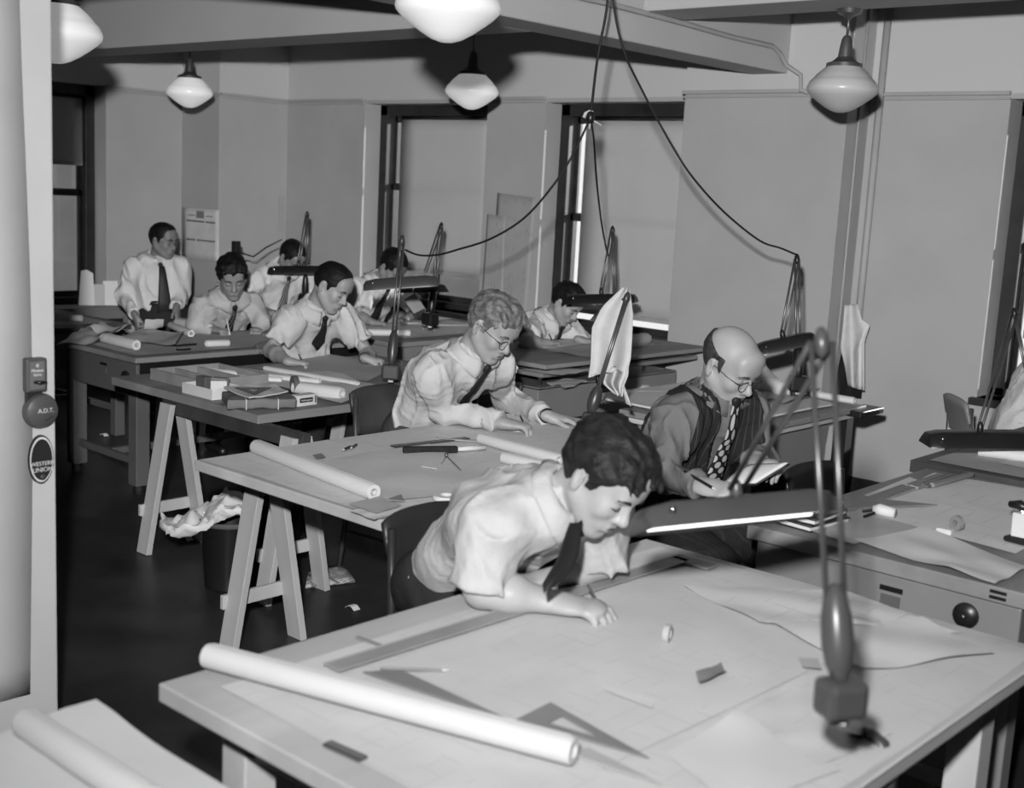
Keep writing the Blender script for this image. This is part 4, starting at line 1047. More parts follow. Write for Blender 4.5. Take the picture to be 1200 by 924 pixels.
    if watch:
        for S, E, W, HR, right, hd in arms:
            if (watch == 'R') == right:
                ax = nrm(W - E); c = W + ax * .006; R_ = frame(ax, HR[:, 2])
                wt = MB().tube([c + R_[:, 1] * .0315 * math.cos(a) + R_[:, 2] * .028 * math.sin(a) for a in np.linspace(0, 2 * PI, 21)], .006, 6, caps=False).build('watch_strap', BLACK, t, smooth=True)
    return t, arms, sg

def pencil(label, a, d, L=.15, m=None, r=.0038):
    a, d = np.array(a, float), nrm(d)
    t = thing('pencil', label, 'pencil', tuple(a), 'pencils')
    MB().tube([a + d * .018, a + d * L], r, 6).build('barrel', m or DARKW_SHADE, t)
    MB().tube([a, a + d * .018], [.0005, r], 6).build('point', CARDB, t)
    return t

def grip_pencil(label, arms, right, L=.14, m=None, r=.0036, tilt=.75):
    """a pencil held between thumb and first finger of a built hand"""
    for S, E, W, HR, rt, hd in arms:
        if rt == right:
            s = 1 if right else -1; k = hd.get('scale', 1.0)
            tip = W + HR @ (np.array([.128, .022 * s, -.052]) * k); d = HR @ nrm((-.55, .10 * s, tilt))
            return pencil(label, tip, d, L, m, r)
# ---------------------------------------------------------------- the ten men
S_WHITE = fabric('white_shirt', .77); S_WHITE1 = fabric('white_shirt_toned_for_flash', .71); S_PALE = fabric('pale_shirt', .72); S_PALE2 = fabric('pale_grey_shirt', .66); S_GREY = fabric('grey_shirt', .42)  # S_WHITE1: copy of the white shirt, darkened to offset the strong flash close up
TR_DARK = fabric('dark_trousers', .17, .3); TR_MID = fabric('grey_trousers', .26, .3); PIN = pinstripe_mat('pinstripe_wool', .155, .235); PINT = pinstripe_mat('pinstripe_trouser_wool', .15, .185)
H_BLACK = mat('black_hair', .07, .55, .3, 40, .4, 120, spec=.22, stretch=(.4, 1, 1)); H_BROWN = mat('dark_brown_hair', .13, .55, .3, 40, .4, 120, spec=.22, stretch=(.4, 1, 1)); H_BLOND = mat('blond_hair', .42, .5, .25, 40, .45, 110, spec=.4, stretch=(.4, 1, 1)); H_GREY = mat('thin_dark_hair', .20, .6, .3, 50, .3, 150)

V3 = lambda *a: np.array(a, float)
# 1 foreground man bending over the big table
P1 = person('man with rolled white sleeves and tousled dark hair, bending over the foreground table', (-2.40, 2.50, .66), math.radians(2), dp(645, 592, 3.08), dp(705, 560, 3.02), (0, 38, -6),
       {'R': dict(p=zp(650, 706, .805), d=zp(735, 720, .80) - zp(650, 706, .80) + V3(0, 0, -.006), up=(0, -.12, 1), pose='write', scale=1.14, e=zp(566, 690, .83)),
        'L': dict(p=zp(648, 676, .80), d=zp(600, 686, .79) - zp(648, 676, .80), up=(0, 0, 1), pose='rest', e=zp(704, 660, .83))},
       S_WHITE1, TR_DARK, dict(kind='forelock', t=.014, top=.018, rough=.016, seed=3), H_BROWN, .64, sleeve='rolled', tie='dark', hs=1.06,
       tie_pts=[dp(675, 612, 2.93), dp(672, 624, 2.91), dp(669, 640, 2.88), dp(664, 656, 2.86), dp(656, 672, 2.83), dp(648, 682, 2.80)], res=1.0, twist=math.radians(-12), lean_fold=.04, belt=False, tie_w=.075)
# 2 bald man in the vest
P2 = person('bald man with spectacles, pinstripe vest and polka-dot tie, reading a booklet', (-2.50, 3.78, .62), math.radians(-16), dp(834, 470, 4.42), dp(855, 428, 4.34), (-8, 30, 4),
       {'R': dict(p=dp(822, 570, 4.05), d=dp(862, 578, 3.98) - dp(822, 570, 4.05), up=(.1, -.5, .8), pose='hold', e=dp(780, 558, 4.22)),
        'L': dict(p=dp(886, 542, 4.20), d=dp(916, 546, 4.05) - dp(886, 542, 4.20), up=(-.2, .1, .9), pose='hold', e=dp(893, 540, 4.45))},
       S_GREY, PINT, dict(kind='fringe', t=.006, rough=.004, top=.0), H_GREY, .62, tie='dots', tie_len=.36, tie_w=.10, glasses=True, vest=PIN, belt=False, facep=dict(w=1.04, nose=1.3), brow=.25, hs=1.06)
# 3 blond man
P3 = person('blond man with spectacles, pale shirt and dark tie, drawing at the second table', (-3.93, 3.84, .70), math.radians(2), dp(540, 430, 5.22), dp(576, 384, 5.12), (2, 32, -4),
       {'R': dict(p=zp(588, 496, .825), d=zp(660, 508, .80) - zp(588, 496, .83), up=(0, 0, 1), pose='write', scale=1.1, e=zp(520, 482, .845)),
        'L': dict(p=zp(640, 487, .825), d=zp(682, 496, .80) - zp(640, 487, .83), up=(0, 0, 1), pose='rest', scale=1.1, e=zp(590, 466, .84))},
       S_PALE, TR_MID, dict(kind='quiff', t=.012, top=.016, rough=.012, seed=5, flow=(40, 45, 40)), H_BLOND, .60, tie='dark', tie_len=.40, glasses=True, twist=math.radians(-6), watch='L', brow=.30, tie_w=.07, hs=1.08, shw=.172, nf=.30)
# 4 smiling man with short sleeves
P4 = person('smiling crew-cut man in a short-sleeved shirt with a short dark tie', (-5.72, 4.56, .66), math.radians(-6), dp(366, 364, 7.02), dp(388, 337, 6.92), (16, 28, -6),
       {'R': dict(p=zp(338, 424, .81), d=zp(368, 428, .79) - zp(338, 424, .81), pose='pen', e=zp(317, 411, .83)),
        'L': dict(p=zp(428, 420, .81), d=zp(450, 424, .79) - zp(428, 420, .81), pose='fist', hint=(-.2, .7, -.5))},
       S_PALE, TR_DARK, dict(kind='short', t=.006, top=.012, rough=.005, front=-.014), H_BLACK, .58, sleeve='short', tie='dark', tie_len=.15, res=1.2, watch='L', hs=1.06)
# 5 man with striped tie
P5 = person('dark wavy-haired man with a striped tie, writing at the dark steel desk', (-6.95, 4.82, .60), math.radians(-12), dp(267, 352, 8.02), dp(272, 325, 7.86), (-28, 26, 4),
       {'R': dict(p=zp(250, 386, .805), d=zp(275, 391, .79) - zp(250, 386, .80), pose='pen', e=dp(229, 381, 7.9)),
        'L': dict(p=zp(303, 385, .805), d=zp(290, 394, .79) - zp(303, 385, .80), pose='fist', e=dp(308, 376, 8.05))},
       S_PALE2, TR_DARK, dict(kind='quiff', t=.014, top=.016, rough=.012, seed=9, front=-.012), H_BLACK, .50, tie='stripe', tie_len=.34, res=1.25, shw=.16, hs=1.07)
# 6 man perched at the far left
P6 = person('man with spectacles and a black tie perched at the far left, looking right', (-7.92, 5.02, .74), math.radians(-24), dp(183, 307, 9.1), dp(191, 283, 9.0), (14, 8, 0),
       {'R': dict(p=dp(158, 369, 8.85), d=V3(.30, .1, -1), up=(-.3, -.9, 0), pose='fist', e=dp(144, 346, 9.05)),
        'L': dict(p=dp(207, 360, 8.9), d=V3(.35, -.1, -1), up=(.6, .5, .2), pose='rest', e=dp(213, 341, 9.1))},
       S_WHITE, TR_DARK, dict(kind='short', t=.009, top=.012, rough=.006), H_BLACK, .45, tie='dark', tie_len=.40, glasses=True, res=1.3, stand=True, lean_fold=-.02, tie_w=.10, shw=.155)
# 7 man in the far corner
P7 = person('man in a white shirt and bold striped tie, half hidden behind the corner lamp', (-7.80, 5.92, .60), math.radians(-12), dp(330, 315, 9.35), dp(341, 302, 9.2), (0, 44, 0),
       {'R': dict(p=zp(312, 364, .81), d=zp(326, 368, .79) - zp(312, 364, .80), pose='pen', hint=(-.5, -.6, -.4)),
        'L': dict(p=zp(352, 364, .81), d=zp(344, 370, .79) - zp(352, 364, .80), pose='rest', hint=(-.1, .8, -.4))},
       S_WHITE, TR_DARK, dict(kind='short', t=.010, top=.010, rough=.006), H_BLACK, .48, tie='stripe2', tie_len=.38, res=1.35)
# 8 man at the middle window
P8 = person('man with bowed head, white shirt and wide dark tie, beside the middle window', (-6.92, 6.0, .60), math.radians(-10), dp(444, 331, 8.95), dp(459, 313, 8.8), (0, 46, 0),
       {'R': dict(p=zp(436, 378, .80), d=zp(456, 381, .78) - zp(436, 378, .80), pose='pen', e=zp(420, 371, .83)),
        'L': dict(p=zp(474, 374, .81), d=zp(464, 382, .79) - zp(474, 374, .80), pose='rest', hint=(-.1, .8, -.4))},
       S_WHITE, TR_DARK, dict(kind='short', t=.012, top=.010, rough=.006, front=-.012), H_BLACK, .50, sleeve='short', tie='dark', tie_len=.38, res=1.35, tie_w=.11)
# 9 man at the right-hand window
P9 = person('dark-haired man in a white short-sleeved shirt drawing below the right window', (-5.26, 5.98, .60), math.radians(2), dp(643, 376, 7.9), dp(663, 356, 7.78), (4, 36, -4),
       {'R': dict(p=zp(640, 402, .885), d=zp(668, 403, .87) - zp(640, 402, .885), pose='pen', e=zp(616, 401, .895)),
        'L': dict(p=zp(678, 398, .885), d=zp(697, 401, .87) - zp(678, 398, .885), pose='fist', hint=(-.1, .8, -.4))},
       S_WHITE, TR_DARK, dict(kind='short', t=.012, top=.016, rough=.010, front=-.012), H_BLACK, .55, sleeve='short', tie='dark', tie_len=.30, res=1.3)
# 10 man cut off by the right edge
P10 = person('man in a pale shirt cut off by the right edge, seen from behind', (-2.24, 6.38, .57), math.radians(35), (-2.02, 6.56, 1.12), (-1.90, 6.66, 1.28), (20, 20, 0),
       {'R': dict(p=(-1.66, 6.10, .83), d=V3(1, .1, -.05), pose='rest', hint=(-.5, -.7, -.5)), 'L': dict(p=(-1.62, 6.62, .83), d=V3(1, -.2, -.05), pose='rest', hint=(-.2, .8, -.5))},
       S_PALE, TR_DARK, dict(kind='short', t=.012, top=.012, rough=.008), H_BROWN, .55, tie=None, res=1.3)

# chairs
chair('dark steel chair of the man bending over the foreground table', -2.325, 2.53, math.radians(2), .53, .85, m=mat('dark_chair_enamel', .17, .4, .05))
chair('wooden-backed chair of the blond man', -4.00, 3.84, math.radians(4), .57, .86, m=DARKW_SHADE)
chair('dark chair of the smiling man', -5.73, 4.57, math.radians(-6), .53, .82)
chair('dark chair of the man at the dark steel desk', -7.05, 4.84, math.radians(-8), .46, .80)
chair('dark chair of the man in the far corner', -7.92, 5.94, math.radians(-10), .46, .78)
chair('dark chair of the man with bowed head', -7.02, 6.02, math.radians(-8), .46, .78)
chair('dark chair of the man below the right window', -5.36, 5.98, math.radians(2), .47, .80)
chair('chrome tube chair at the right edge by the wall', -2.30, 6.40, math.radians(42), .46, .86, m=STEEL, frame_m=CHROME)
chair('empty dark steel chair beside the bald man', -2.02, 4.30, math.radians(-8), .46, .80, m=BLACK)
st = thing('stool', 'dark stool under the bald man', 'stool', (-2.54, 3.80, 0))
MB().lathe([(.005, .47), (.16, .475), (.175, .49), (.17, .505), (.005, .51)], (-2.54, 3.80, 0), 24).build('seat', DARKW_SHADE, st, smooth='auto')
for k in range(4):
    a = PI / 4 + k * PI / 2; MB().tube([(-2.54 + .10 * math.cos(a), 3.80 + .10 * math.sin(a), .478), (-2.54 + .19 * math.cos(a), 3.80 + .19 * math.sin(a), 0)], .014, 8).build('leg', DARKW_SHADE, st, smooth=True)
st = thing('stool', 'dark high stool under the man perched at the far left', 'stool', (-7.98, 5.04, 0))
MB().lathe([(.005, .57), (.15, .575), (.165, .59), (.16, .605), (.005, .61)], (-7.98, 5.04, 0), 24).build('seat', DARKW_SHADE, st, smooth='auto')
for k in range(4):
    a = PI / 4 + k * PI / 2; MB().tube([(-7.98 + .10 * math.cos(a), 5.04 + .10 * math.sin(a), .578), (-7.98 + .19 * math.cos(a), 5.04 + .19 * math.sin(a), 0)], .014, 8).build('leg', DARKW_SHADE, st, smooth=True)

grip_pencil('pencil in the hand of the man at the foreground table', P1[1], True, .13, DARKW_SHADE)
grip_pencil('pencil in the right hand of the blond man', P3[1], True, .12, BLACK)
grip_pencil('pencil in the right hand of the smiling man', P4[1], True, .12, BLACK)
grip_pencil('pencil in the hand of the man with the striped tie', P5[1], True, .14, CARDB, .004, 1.4)
grip_pencil('pencil in the hand of the man by the right window', P9[1], True, .13, BLACK)
grip_pencil('pencil in the hand of the man with bowed head', P8[1], True, .13, BLACK)
# ================================================================ papers, rolls, tools and small things
def sheet(label, q, z, m=PAPER, amp=.002, curl=0.0, n=12, seed=0, name='paper_sheet', droop=None, cat='paper', group=None, lift=None, solid=0.0):
    """sheet of paper: q = four corners (x, y) in order; curl lifts the second-fourth edge"""
    q = [np.array(p[:2], float) for p in q]; r = np.random.default_rng(seed + len(label))
    ph = r.random(6) * 6.28; k = r.random(4) * 8 + 4
    def f(u, v):
        p = q[0] * (1 - u) * (1 - v) + q[1] * u * (1 - v) + q[2] * u * v + q[3] * (1 - u) * v
        h = amp * (1.3 + math.sin(k[0] * u + ph[0] + 2 * v) * math.cos(k[1] * v + ph[1]) + .3 * math.sin(k[2] * (u + v) + ph[2]))
        zz = z + .0008 + max(0, h)
        if curl: zz += curl * max(0, (u - .62) / .38) ** 2
        if lift: zz += lift[0] * max(0, 1 - math.hypot(u - lift[1], v - lift[2]) / lift[3]) ** 2
        if droop is not None and droop(p): zz -= droop(p)
        return (p[0], p[1], zz)
    o = MB().grid(n, n, f).build(name, m, smooth=solid < .003, solid=solid)
    return tag(o, label, cat, group)

def roll(label, a, b, r, m=PAPER, hole=.55, name='paper_roll', loose=None):
    """rolled paper: an open spiral tube with a dark hollow"""
    a, b = np.array(a, float), np.array(b, float)
    t = thing(name, label, 'paper roll', tuple((a + b) / 2 - np.array([0, 0, r])), 'rolled drawings')
    d = b - a; R3 = frame(d); Rl = np.stack([R3[:, 1], R3[:, 2], R3[:, 0]], 1); L = np.linalg.norm(d)
    MB().lathe([(r * hole, 0), (r * .97, 0), (r, .004), (r, L * .5), (r * .985, L - .004), (r * .95, L), (r * hole, L)], a, 22, Rl, closed=True).build('outer_turns', m, t, smooth='auto')
    MB().lathe([(r * hole * .55, .006), (r * hole * .72, .004), (r * hole * .72, L - .004), (r * hole * .55, L - .006)], a, 16, Rl, closed=True).build('inner_turns', m, t, smooth='auto')
    MB().bar(a + R3[:, 1] * r * .25 + R3[:, 2] * r * .985 + R3[:, 0] * .01, b + R3[:, 1] * r * .25 + R3[:, 2] * r * .985 - R3[:, 0] * .01, .004, .0015, R3[:, 2]).build('loose_edge', m, t)
    return t

def tri(label, p3, z, m=TRANSP, th=.003, hole=True, name='set_square'):
    P = [np.array(p[:2], float) for p in p3]; c = sum(P) / 3; mb = MB()
    if hole:
        I = [c + (p - c) * .42 for p in P]; V = [(*p, z) for p in P] + [(*p, z) for p in I] + [(*p, z + th) for p in P] + [(*p, z + th) for p in I]; F = []
        for i in range(3):
            j = (i + 1) % 3; F += [(i, j, 3 + j, 3 + i), (6 + i, 9 + i, 9 + j, 6 + j), (i, 6 + i, 6 + j, j), (3 + i, 3 + j, 9 + j, 9 + i)]
        mb.add(V, F)
    else: mb.prism([tuple(p) for p in P], z, z + th)
    return tag(mb.build(name, m), label, 'set square', 'set squares')

def strip(label, a, b, wd, th, m, name, cat, ticks=False, group=None):
    a, b = np.array(a, float), np.array(b, float)
    t = thing(name, label, cat, tuple((a + b) / 2), group)
    MB().bar(a + (0, 0, th / 2), b + (0, 0, th / 2), wd, th).build('blade', m, t, bevel=.0008)
    MB().bar(a + (0, 0, th * 1.05), b + (0, 0, th * 1.05), wd * .16, th * .2).build('edge_line', GREYC, t)
    return t

zz = lambda x, y, z: zp(x, y, z)
# ---- foreground table -------------------------------------------------------------------------------------------
def dr1(p): return .30 * max(0, p[1] - 2.985) + .25 * max(0, p[0] + .905)
sheet('big white drawing sheet spread over the whole foreground table', [(-1.99, 1.40), (-.885, 1.38), (-.885, 3.03), (-1.99, 3.0)], Z1, DRAWN2, .0011, n=24, droop=dr1, seed=1)
zA = Z1 + .0032
sheet('grey tracing sheet lying across the middle of the foreground table', [zz(470, 800, zA), zz(700, 905, zA), zz(985, 770, zA), zz(740, 690, zA)], zA, DRAWN2, .0006, n=14, seed=2)
sheet('rumpled tracing paper at the far right of the foreground table', [zz(800, 690, zA), zz(890, 735, zA), zz(1125, 745, zA), zz(985, 694, zA)], zA, DRAWN, .006, n=18, seed=5, lift=(.02, .9, .5, .3))
sheet('crumpled sheet beside the lamp base on the foreground table', [zz(905, 735, zA + .004), zz(1010, 790, zA + .004), zz(1165, 770, zA + .004), zz(1080, 730, zA + .004)], zA + .006, PAPER, .006, n=16, seed=7)
sheet('folded white sheet at the bottom right of the foreground table', [zz(780, 885, zA), zz(860, 950, zA), zz(985, 905, zA), zz(865, 838, zA)], zA, PAPER, .002, seed=8, lift=(.012, 0, .9, .5))
sheet('pale sheet under the lamp clamp on the foreground table', [zz(865, 838, zA), zz(960, 900, zA), zz(1045, 862, zA), zz(930, 800, zA)], zA, DRAWN2, .002, seed=9)
sheet('white sheet sticking out beyond the T-square at the far edge', [zz(645, 680, zA), zz(690, 690, zA), zz(768, 661, zA), zz(737, 649, zA)], zA, PAPER, .0015, seed=11)
sheet('second white sheet at the far edge of the foreground table', [zz(735, 652, zA), zz(765, 664, zA), zz(800, 650, zA), zz(772, 642, zA)], zA, PAPER, .0015, seed=12)
sheet('narrow slip of paper near the writing hand on the foreground table', [zz(705, 800, zA + .004), zz(708, 812, zA + .004), zz(765, 832, zA + .004), zz(766, 824, zA + .004)], zA + .006, PAPER, .001, n=5, seed=3)
sheet('small bent paper slip left of the lamp on the foreground table', [zz(815, 790, zA + .004), zz(820, 808, zA + .004), zz(852, 794, zA + .004), zz(845, 780, zA + .004)], zA + .006, GREYC, .002, n=6, seed=4, curl=.01)
sheet('little grey card near the lamp on the foreground table', [zz(935, 775, zA + .006), zz(940, 786, zA + .006), zz(962, 788, zA + .006), zz(958, 776, zA + .006)], zA + .012, PAPER3, .001, n=5, seed=6)
ts = thing('t_square', 'long T-square lying across the foreground table under the man\'s arm', 'T-square', tuple(zz(600, 722, zA)))
a_, b_ = zz(388, 786, zA + .004), zz(800, 657, zA + .004)
MB().bar(a_ + (0, 0, .006), b_ + (0, 0, .006), .052, .004).build('blade', mat('t_square_wood', .56, .45, .06), ts, bevel=.001)
dv = nrm(b_ - a_); pv = np.array([-dv[1], dv[0], 0]); MB().bar(a_ + (0, 0, .006) + pv * .024, b_ + (0, 0, .006) + pv * .024, .006, .005).build('clear_edge', PAPER3, ts)
MB().bar(b_ - pv * .10 + (0, 0, .004), b_ + pv * .03 + (0, 0, .004), .05, .008).build('head', mat('t_square_wood', .56), ts, bevel=.002)
tri('large celluloid set square beside the long paper roll', [zz(425, 792, zA), zz(470, 790, zA), zz(600, 850, zA)], zA + .006, TRANSP, hole=False)
tri('celluloid set square in the lower middle of the foreground table', [zz(605, 848, zA), zz(645, 828, zA), zz(760, 893, zA)], zA + .006, TRANSP)
tri('second celluloid set square partly under the long roll', [zz(655, 885, zA), zz(690, 882, zA), zz(775, 924, zA)], zA + .006, PAPER3, hole=False)
Rr = .026
roll('long fat white paper roll lying across the foreground table', zz(243, 778, Z1 + .02) + (0, 0, Rr - .008), zz(672, 892, Z1 + .02) + (0, 0, Rr - .008), Rr, PAPER)
strip('short dark scale rule at the lower left of the foreground table', zz(383, 873, zA), zz(426, 892, zA), .022, .006, mat('dark_scale_rule', .30, .4, .1), 'scale_rule', 'ruler')
strip('small dark steel strip at the T-square\'s left end', zz(418, 748, zA), zz(446, 758, zA), .012, .004, GREYC, 'steel_strip', 'strip')
tt = thing('tape_roll', 'small roll of tape standing on the foreground table', 'tape', tuple(zz(778, 752, zA)))
c_ = zz(778, 752, zA) + (0, 0, .02); MB().lathe([(.012, 0), (.022, 0), (.022, .014), (.012, .014)], c_, 18, frame((.8, .3, 0)) @ np.array([[0, 0, 1.0], [0, 1, 0], [-1, 0, 0]]), closed=True).build('band', PAPER3, tt, smooth='auto')
pencil('thin pencil lying left of the man\'s hand on the foreground table', zz(528, 788, zA + .004) + (0, 0, .004), zz(450, 786, zA) - zz(528, 788, zA), .15, GREYC, .003)
# corner table
sheet('white paper covering the table in the bottom left corner', [(-2.05, .05), (-.98, .05), (-.98, 1.16), (-2.05, 1.16)], .77, PAPER, .004, n=18, seed=21, lift=(.025, .02, .97, .25))
roll('loose white roll on the table in the bottom left corner', zz(30, 850, .80) + (0, 0, .005), zz(175, 945, .80) + (0, 0, .005), .028, PAPER)
# ---- the blond man's table ---------------------------------------------------------------------------------------
sheet('pale drawing sheet covering the blond man\'s table', [(-3.685, 2.495), (-2.655, 2.495), (-2.655, 4.32), (-3.685, 4.32)], Z2, DRAWN, .002, n=18, seed=31)
zB = Z2 + .006
sheet('thin white strip of paper along the near end of the blond man\'s table', [zz(410, 600, zB), zz(438, 611, zB), zz(500, 597, zB), zz(470, 588, zB)], zB, PAPER, .002, seed=32)
sheet('creased tracing paper in the middle of the blond man\'s table', [zz(360, 545, zB), zz(450, 590, zB), zz(600, 572, zB), zz(500, 520, zB)], zB, PAPER2, .003, n=16, seed=33)
sheet('grey sheet by the roll end on the blond man\'s table', [zz(408, 594, zB), zz(440, 606, zB), zz(470, 596, zB), zz(446, 585, zB)], zB + .008, PAPER3, .001, seed=34)
roll('thick white roll with a dark hollow end on the blond man\'s table', zz(300, 533, Z2) + (0, 0, .03), zz(438, 588, Z2) + (0, 0, .03), .027, PAPER, .45)
roll('white roll beside the blond man\'s hand', zz(563, 522, Z2) + (0, 0, .028), zz(655, 548, Z2) + (0, 0, .028), .022, PAPER)
roll('shorter roll in front of the blond man\'s hand', zz(590, 545, Z2) + (0, 0, .028), zz(660, 562, Z2) + (0, 0, .028), .022, PAPER2)
strip('long dark ruler in front of the blond man', zz(460, 524, zB + .004), zz(548, 514, zB + .004), .035, .004, mat('dark_ruler', .22, .4, .1), 'ruler', 'ruler')
strip('two-foot scale near the blond man\'s sleeve', zz(510, 515, zB + .004), zz(572, 519, zB + .004), .018, .006, RULER, 'scale_rule', 'ruler')
br = thing('dusting_brush', 'dark drafting brush with a pale handle on the blond man\'s table', 'brush', tuple(zz(520, 531, zB)))
MB().bar(zz(472, 532, zB) + (0, 0, .014), zz(536, 531, zB) + (0, 0, .014), .026, .026).build('bristles', mat('dark_bristles', .13, .9, .2, 60, .5, 200), br, bevel=.006)
MB().tube([zz(536, 531, zB) + (0, 0, .014), zz(548, 530, zB) + (0, 0, .014), zz(568, 529, zB) + (0, 0, .014)], [.008, .010, .009], 10).build('handle', CARDB, br, smooth=True)
dvd = thing('compass', 'drawing compass lying open beside the brush', 'compass', tuple(zz(525, 540, zB)))
MB().tube([zz(523, 537, zB) + (0, 0, .008), zz(516, 547, zB) + (0, 0, .006)], .003, 6).build('leg', CHROME, dvd); MB().tube([zz(523, 537, zB) + (0, 0, .008), zz(540, 553, zB) + (0, 0, .006)], .003, 6).build('leg', CHROME, dvd)
MB().lathe([(.006, -.005), (.008, 0), (.006, .012), (.001, .014)], zz(523, 537, zB) + (0, 0, .006), 10).build('hinge', ROD, dvd, smooth=True)
tri('small white folded paper triangle on the blond man\'s table', [zz(494, 550, zB), zz(512, 553, zB), zz(504, 541, zB)], zB + .008, PAPER, .002, hole=False, name='paper_triangle')
tri('little dark set square near the roll end on the blond man\'s table', [zz(452, 590, zB), zz(474, 592, zB), zz(470, 584, zB)], zB + .01, GREYC, .003, hole=False)
tp_ = thing('tape_roll', 'flat ring of white tape behind the chair back', 'tape', tuple(zz(523, 587, zB)))
MB().lathe([(.022, 0), (.046, 0), (.046, .014), (.022, .014)], zz(523, 587, zB) + (0, 0, .006), 22, closed=True).build('band', PAPER2, tp_, smooth='auto')
for lab, p, q in (('left one of two short dark pencils on the blond man\'s table', (400, 530), (410, 526)), ('right one of two short dark pencils on the blond man\'s table', (410, 528), (418, 523))):
    pencil(lab, zz(*p, zB) + (0, 0, .006), zz(*q, zB) - zz(*p, zB) + (0, 0, .0), .08, BLACK, .005)
sheet('small dark label stuck on the left of the blond man\'s table', [zz(366, 535, zB), zz(371, 540, zB), zz(382, 538, zB), zz(377, 533, zB)], zB + .004, GREYC, .0005, n=4, seed=35)
# ---- the smiling man's table -------------------------------------------------------------------------------------
zC = Z3 + .004
sheet('large drawing sheet under the smiling man\'s hands', [zz(300, 432, zC), zz(430, 448, zC), zz(470, 428, zC), zz(385, 416, zC)], zC, PAPER3, .002, n=12, seed=41)
sheet('wide tracing sheet in the middle of the smiling man\'s table', [zz(300, 448, zC), zz(400, 476, zC), zz(450, 458, zC), zz(385, 436, zC)], zC + .005, PAPER2, .004, n=14, seed=42)
sheet('pale sheet along the left of the smiling man\'s table', [zz(228, 440, zC), zz(310, 455, zC), zz(345, 438, zC), zz(262, 430, zC)], zC, PAPER2, .004, n=12, seed=43)
roll('long slim roll at the back of the smiling man\'s table', zz(228, 438, Z3) + (0, 0, .018), zz(375, 452, Z3) + (0, 0, .018), .016, PAPER2)
roll('second long slim roll on the smiling man\'s table', zz(262, 447, Z3) + (0, 0, .018), zz(330, 450, Z3) + (0, 0, .018), .016, PAPER2)
roll('long thin roll reaching across to the upright lamp', zz(310, 436, Z3) + (0, 0, .020), zz(420, 455, Z3) + (0, 0, .020), .012, PAPER2)
roll('fat white roll with a dark end on the smiling man\'s table', zz(345, 462, Z3) + (0, 0, .032), zz(401, 470, Z3) + (0, 0, .032), .030, PAPER)
tray = thing('wooden_tray', 'shallow wooden tray with compartments on the smiling man\'s table', 'tray', (-5.12, 3.52, Z3))
tx0, tx1, ty0, ty1 = -5.34, -4.92, 3.32, 3.72
TW = mat('tray_wood', .52, .55, .1)
MB().box2((tx0, ty0, Z3 + .001), (tx1, ty1, Z3 + .008)).build('bottom', TW, tray)
for lo, hi in (((tx0, ty0, .008), (tx0 + .012, ty1, .055)), ((tx1 - .012, ty0, .008), (tx1, ty1, .055)), ((tx0 + .0125, ty0 + .0005, .008), (tx1 - .0125, ty0 + .012, .0545)), ((tx0 + .0125, ty1 - .012, .008), (tx1 - .0125, ty1 - .0005, .0545))):
    MB().box2((lo[0], lo[1], Z3 + lo[2]), (hi[0], hi[1], Z3 + hi[2])).build('side', TW, tray)
for k in (1, 2): MB().box2((tx0 + .0125, ty0 + k * .13, Z3 + .0085), (tx1 - .0125, ty0 + k * .13 + .010, Z3 + .048)).build('divider', TW, tray)
cb_ = zz(250, 463, Z3)
bxw = thing('card_box', 'open white card box with erasers on the smiling man\'s table', 'box', tuple(cb_))
for lo, hi in (((-.12, -.09, .001), (.12, .09, .006)), ((-.12, -.09, .0065), (-.115, .09, .05)), ((.115, -.09, .0065), (.12, .09, .05)), ((-.1145, -.0895, .0065), (.1145, -.085, .0495)), ((-.1145, .085, .0065), (.1145, .0895, .0495))):
    MB().box2(cb_ + np.array(lo), cb_ + np.array(hi)).build('panel', CARDB, bxw)
for k, (x, y, m_) in enumerate(((-.06, -.01, STEELD), (.01, .03, GREYC), (.07, -.02, CARDB))):
    tag(MB().box(cb_ + np.array([x, y, .046]), (.075, .045, .07), rotz(k * .5)).build('eraser_block', m_, bevel=.004), ('dark block in the white card box', 'grey block in the white card box', 'white block in the white card box')[k], 'block', 'blocks in the card box')
pq = zz(303, 473, Z3 + .01)
pc = thing('parcel', 'flat brown paper parcel tied with string at the table corner', 'parcel', (pq[0], pq[1], Z3))
g_ = Grid((-.17, -.17, 0), (.17, .17, .06), .008)
_x, _y, _z = g_.pts((slice(None),) * 3); q_ = lambda a, b: np.abs(a) - b
g_.D = (np.maximum(np.maximum(q_(_x, .115), q_(_y, .15)), np.abs(_z - .026) - .020) + .008 * vnoise(_x * 20, _y * 20, _z * 20) - .006).astype(np.float32)
V_, F_ = g_.mesh(); mesh_obj('wrapping', V_ @ rotz(-.5).T + np.array([pq[0], pq[1], Z3 + .002]), F_, KRAFT, pc, smooth=True)
for k in (-1, 1): MB().box(np.array([pq[0], pq[1], Z3 + .027]) + rotz(-.5) @ np.array([0, k * .07, 0]), (.243, .004, .048), rotz(-.5)).build('string', CORDL, pc)
sheet('folded drawing lying on top of the brown parcel', [zz(262, 457, Z3 + .055), zz(292, 470, Z3 + .055), zz(338, 462, Z3 + .055), zz(318, 452, Z3 + .055)], Z3 + .056, PAPER2, .004, n=10, seed=44, solid=.006)
tri('dark celluloid set square on the folded drawing', [zz(275, 456, Z3 + .07), zz(298, 464, Z3 + .07), zz(318, 456, Z3 + .07)], Z3 + .074, mat('dark_celluloid', .26, .3, .1), hole=True)
td = thing('tape_dispenser', 'dark tape dispenser beside the small printed box', 'tape dispenser', tuple(zz(345, 462, Z3)))
